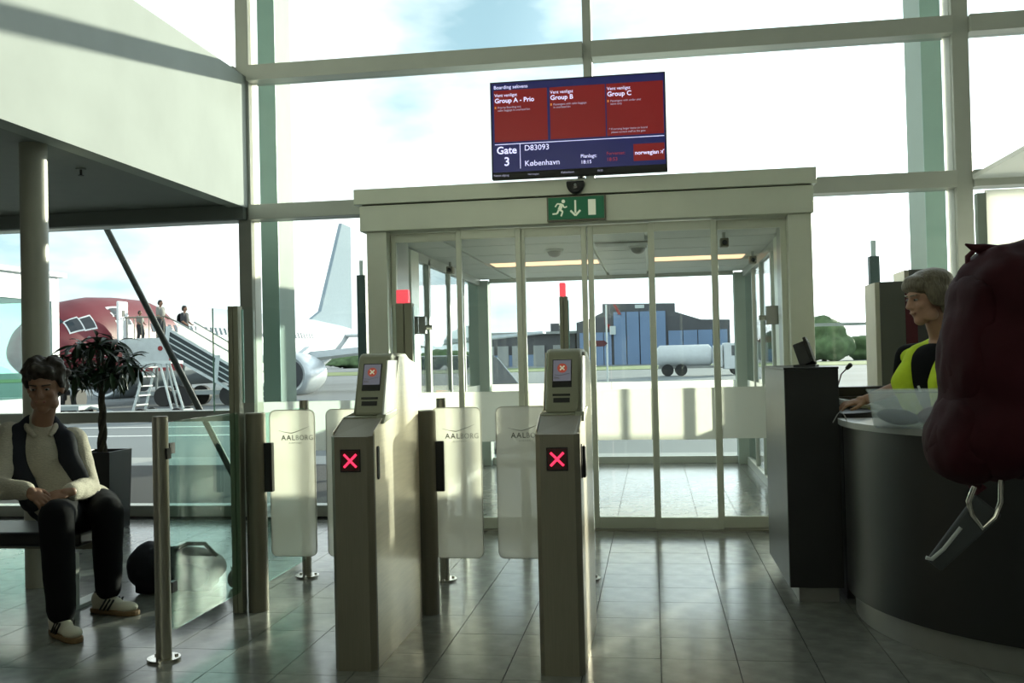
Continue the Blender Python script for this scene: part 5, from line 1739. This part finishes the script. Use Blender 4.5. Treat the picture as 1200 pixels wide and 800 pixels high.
for x in (-0.8, 0.1):
    for y in (-0.5, 0.5):
        MB().tube([(x, y - 0.08, 0.26), (x, y + 0.08, 0.26)], 0.25, 20).build('wheel', 'rubber', ca, local=True)
        MB().tube([(x, y - 0.085, 0.26), (x, y + 0.085, 0.26)], 0.12, 14).build('hub', 'plinth', ca, local=True)
MB().tube([(0.5, 0, 0.45), (1.2, 0, 0.30)], 0.04, 8).build('tow_bar', 'stair_grey', ca, local=True)
MB().tube([(-0.95, -0.55, 0.5), (-0.95, -0.55, 1.2), (-0.95, 0.55, 1.2), (-0.95, 0.55, 0.5)], 0.03, 8).build('end_rail', 'stair_grey', ca, local=True)

# white glazed wing of the terminal at the far left
wg = empty('terminal_wing', (-11, 15, GZ), 0, 'white glazed side wing of the terminal beyond the left window', 'building')
WX, WY0, WY1 = -9.25, 8.75, 14.0
wc1, wc0, wsl = 2.80, 2.42, 0.93
MB().box(-15, WX + 0.08, WY0, WY1 + 0.1, wc1, wc1 + 0.07).build('roof_cap', 'stair_white', wg)
MB().box(-15, WX, WY0, WY1, wc0, wc1).build('fascia', 'plane_white', wg)
MB().box(WX - 0.2, WX, WY0, WY1, GZ, wsl).build('base_wall', 'plane_white', wg)
MB().box(-15, WX - 0.2, WY1 - 0.2, WY1, GZ, wsl).build('base_wall', 'plane_white', wg)
for y in (WY0, 11.9, WY1 - 0.18):
    MB().box(WX - 0.12, WX, y, y + 0.18, wsl, wc0).build('post', 'plane_white', wg)
MB().box(-15, -14.88, WY1 - 0.12, WY1, wsl, wc0).build('post', 'plane_white', wg)
MB().box(WX - 0.07, WX - 0.06, WY0 + 0.18, WY1 - 0.18, wsl, wc0).build('pane', 'pane_green', wg)
MB().box(-14.88, WX - 0.12, WY1 - 0.07, WY1 - 0.06, wsl, wc0).build('pane', 'pane_green', wg)

# lamp posts either side of the lobby
for (x, lab) in ((-3.50, 'dark green post with a pale tip outside, left of the gate door'), (2.50, 'dark green post with a pale tip outside, above the tall grey cabinet')):
    lp = empty('lamp_post', (x, 11.4, GZ), 0, lab, 'post', 'posts outside the lobby')
    MB().box(x - 0.055, x + 0.055, 11.345, 11.455, GZ, 2.42).build('shaft', 'post_teal', lp, bevel=0.006)
    MB().box(x - 0.025, x + 0.025, 11.375, 11.425, 2.42, 2.60).build('tip', 'stair_white', lp)

# low rail beyond the right pane
r0_ = at(950, 379, 13.0)
rl = empty('outdoor_rail', (3.0, 13.0, GZ), 0, 'thin pale rail outside, crossing between lobby and tall cabinet', 'rail')
MB().box(1.6, 5.2, 12.97, 13.03, r0_.z - 0.04, r0_.z).build('bar', 'stair_white', rl)
for x in (1.7, 5.1):
    MB().box(x - 0.03, x + 0.03, 12.97, 13.03, GZ, r0_.z - 0.04).build('post', 'stair_white', rl)

# hangar with blue doors
HY = 180.0
hg = empty('hangar', (0, HY, GZ), 0, 'big grey hangar with blue doors seen through the centre of the gate door', 'building')
hx = lambda px, y=400: at(px, y, HY).x
hz = lambda py, px=760: at(px, py, HY).z
ol = [(hx(676), GZ), (hx(856), GZ), (hx(856), hz(374, 855)), (hx(822), hz(374, 820)), (hx(792), hz(365, 790)), (hx(792), hz(355, 790)), (hx(707), hz(356, 707)), (hx(707), hz(366, 707)), (hx(690), hz(374, 690)), (hx(676), hz(378, 676))]
MB().prism(ol, 'y', HY, HY + 40).build('shell', 'hangar_grey', hg)
for k in range(4):
    a = hx(719) + (hx(781) - hx(719)) * k / 4
    b_ = hx(719) + (hx(781) - hx(719)) * (k + 1) / 4
    MB().box(a + 0.1, b_ - 0.1, HY - 0.4 - 0.1 * (k % 2), HY, GZ, hz(365, 750)).build('door_panel', 'hangar_blue', hg)
for (a, b_) in ((hx(679), hx(717)), (hx(783), hx(853))):
    n = 4
    for k in range(n):
        MB().box(a + (b_ - a) * k / n + 0.08, a + (b_ - a) * (k + 1) / n - 0.08, HY - 0.3, HY, GZ, hz(388, 760)).build('cladding_panel', 'hangar_blue', hg)
for (px, py) in ((724, 363), (716, 386)):
    x, z = hx(px), hz(py, px)
    MB().prism([(x - 0.7, z + 1.0), (x - 0.2, z + 1.0), (x + 0.8, z - 0.9), (x + 0.2, z - 0.9)][::-1], 'y', HY - 0.7, HY - 0.5).build('red_slash', 'sign_red', hg)
MB().box(hx(745), hx(756), HY - 0.25, HY, hz(361, 750), hz(357, 750)).build('name_plate', 'stair_white', hg)
MB().box(hx(715), hx(722), HY - 0.75, HY - 0.5, hz(392, 718), hz(382, 718)).build('notice', 'stair_white', hg)

lbld = empty('low_building', (-25, 190, GZ), 0, 'long low grey building left of the hangar', 'building')
bx0, bx1 = at(560, 400, 190).x, at(674, 400, 190).x
zt_ = at(620, 392, 190).z
MB().box(bx0, bx1, 190, 215, GZ, zt_).build('wall', 'hangar_grey', lbld)
MB().box(bx0 - 1, bx1 + 1, 189, 216, zt_, zt_ + 0.5).build('roof', 'hangar_pale', lbld)
MB().box(at(645, 390, 189).x, at(655, 390, 189).x, 189.5, 200, zt_, at(650, 379, 190).z).build('roof_box', 'hangar_grey', lbld)
for px in (573, 590, 607, 632, 655):
    x = at(px, 410, 190).x
    MB().box(x - 1.1, x + 1.1, 189.4, 190, GZ, zt_ - 2.2).build('pillar', 'hangar_pale', lbld)
for px in (582, 599, 620, 643):
    x = at(px, 410, 190).x
    MB().box(x - 1.0, x + 1.0, 189.7, 190, GZ, zt_ - 4.0).build('gate', 'hangar_blue', lbld)

# white tanker truck
ty = 74.0
tx0 = at(768, 425, ty).x
tk = empty('tanker_truck', (tx0 + 3, ty, GZ), 0, 'white airport tanker truck parked in front of the hangar', 'truck')
tl = tx0
MB().tube([(tl + 0.1, ty, 1.25), (tl + 0.35, ty, 1.25), (tl + 4.0, ty, 1.25), (tl + 4.25, ty, 1.25)], [0.55, 0.82, 0.82, 0.55], 24).build('tank', 'truck_white', tk, smooth=50)
MB().box(tl + 0.2, tl + 6.6, ty - 0.6, ty + 0.6, GZ + 0.55, GZ + 0.75).build('chassis', 'plinth', tk)
MB().box(tl + 4.35, tl + 4.95, ty - 0.85, ty + 0.85, GZ + 0.6, 2.0).build('pump_locker', 'truck_white', tk, bevel=0.04)
MB().prism([(tl + 5.05, 0.2), (tl + 6.7, 0.2), (tl + 6.7, 1.15), (tl + 6.35, 2.15), (tl + 5.05, 2.15)], 'y', ty - 0.95, ty + 0.95).build('cab', 'truck_white', tk, bevel=0.06)
MB().prism([(tl + 5.6, 1.2), (tl + 6.5, 1.2), (tl + 6.25, 1.95), (tl + 5.6, 1.95)], 'y', ty - 0.97, ty + 0.97).build('cab_window', 'dark_glass', tk)
MB().box(tl + 4.62, tl + 4.72, ty - 0.90, ty - 0.86, GZ + 0.8, 1.8).build('red_hose', 'sign_red', tk)
for x in (tl + 0.9, tl + 1.9, tl + 6.0):
    MB().tube([(x, ty - 0.9, GZ + 0.45), (x, ty - 0.6, GZ + 0.45)], 0.45, 18).build('wheel', 'rubber', tk)
    MB().tube([(x, ty + 0.6, GZ + 0.45), (x, ty + 0.9, GZ + 0.45)], 0.45, 18).build('wheel', 'rubber', tk)

# dark car left, partly behind the lobby frost band
cp = at(530, 430, 18.0)
cr_ = empty('car', (cp.x, 18.0, 0), R(-48), 'dark grey car parked outside behind the left lobby pane', 'car')
cr_.scale = (1.12, 1.12, 1.12)
cr_.location.z = 0.03
cxr, cy0 = 2.05, 0.0
MB().prism([(cxr - 4.1, 0.05), (cxr, 0.05), (cxr + 0.03, 0.45), (cxr - 0.15, 0.62), (cxr - 1.15, 0.76), (cxr - 3.9, 0.74), (cxr - 4.15, 0.55)], 'y', cy0 - 0.85, cy0 + 0.85).build('body', 'car_grey', cr_, local=True, bevel=0.05)
MB().prism([(cxr - 3.8, 0.72), (cxr - 1.05, 0.74), (cxr - 1.75, 1.22), (cxr - 3.2, 1.24)], 'y', cy0 - 0.75, cy0 + 0.75).build('cabin', 'dark_glass', cr_, local=True, bevel=0.05)
MB().prism([(cxr - 3.25, 1.18), (cxr - 1.72, 1.17), (cxr - 1.85, 1.25), (cxr - 3.1, 1.27)], 'y', cy0 - 0.72, cy0 + 0.72).build('roof', 'car_grey', cr_, local=True, bevel=0.02)
MB().box(cxr - 1.05, cxr - 0.75, cy0 - 0.88, cy0 - 0.84, 0.62, 0.72).build('indicator', 'lamp_orange', cr_, local=True)
for x in (cxr - 3.3, cxr - 0.85):
    for y in (cy0 - 0.86, cy0 + 0.62):
        MB().tube([(x, y, GZ + 0.32), (x, y + 0.24, GZ + 0.32)], 0.32, 20).build('wheel', 'rubber', cr_, local=True)
        MB().tube([(x, y - 0.005, GZ + 0.32), (x, y + 0.245, GZ + 0.32)], 0.18, 16).build('hub_cap', 'plinth', cr_, local=True)

# arrow sign on a thin white pole
sgx = at(711, 400, 40).x
sg_ = empty('arrow_sign', (sgx, 40, GZ), 0, 'dark red arrow sign on a thin white pole on the apron', 'sign')
MB().cyl(sgx, 40, GZ, at(709, 357, 40).z, 0.035, 10).build('pole', 'stair_white', sg_)
za, zb = at(700, 406, 40).z, at(700, 399, 40).z
MB().prism([(sgx - 0.75, za), (sgx - 0.10, za), (sgx + 0.04, (za + zb) / 2), (sgx - 0.10, zb), (sgx - 0.75, zb)], 'y', 39.9, 39.96).build('arrow_board', 'totem_red', sg_)


# trees on the horizon
def tree(x, y, h, w_, lab, seed):
    rr = random.Random(seed)
    o = empty('tree', (x, y, GZ), 0, lab, 'tree', 'trees on the horizon')
    MB().tube([(0, 0, 0), (0, 0, h * 0.5)], [w_ * 0.08, w_ * 0.04], 8).build('trunk', 'bark', o, local=True)
    mb = MB()
    for k in range(9):
        a = rr.uniform(0, 2 * PI)
        d_ = rr.uniform(0, 0.6) * w_
        mb.ell((d_ * math.cos(a), d_ * math.sin(a) * 0.6, h * rr.uniform(0.04, 0.74)), (w_ * rr.uniform(0.35, 0.6), w_ * 0.5, h * rr.uniform(0.18, 0.28)), None, 12, 8)
    mb.blob('crown', 'tree_leaf', o, w_ * 0.09, 1, w_ * 0.22, w_ * 0.3, local=True)
    return o


for k, (px, h, w_, y, lab) in enumerate(((966, 7.4, 6.5, 160, 'tallest rounded tree on the horizon, left of the tall grey cabinet'),
                                      (1012, 4.6, 6.5, 168, 'lower dark tree on the horizon, partly behind the tall grey cabinet'),
                                      (903, 6.0, 6.0, 164, 'dark green tree on the horizon, seen through the right side of the lobby'),
                                      (405, 4.0, 13.0, 250, 'low wide far tree on the horizon beneath the airliner wing'),
                                      (522, 4.5, 10.0, 240, 'far tree on the horizon, seen through the left side of the lobby'))):
    tree(at(px, 420, y).x, y, h, w_ * 0.78, lab, k)
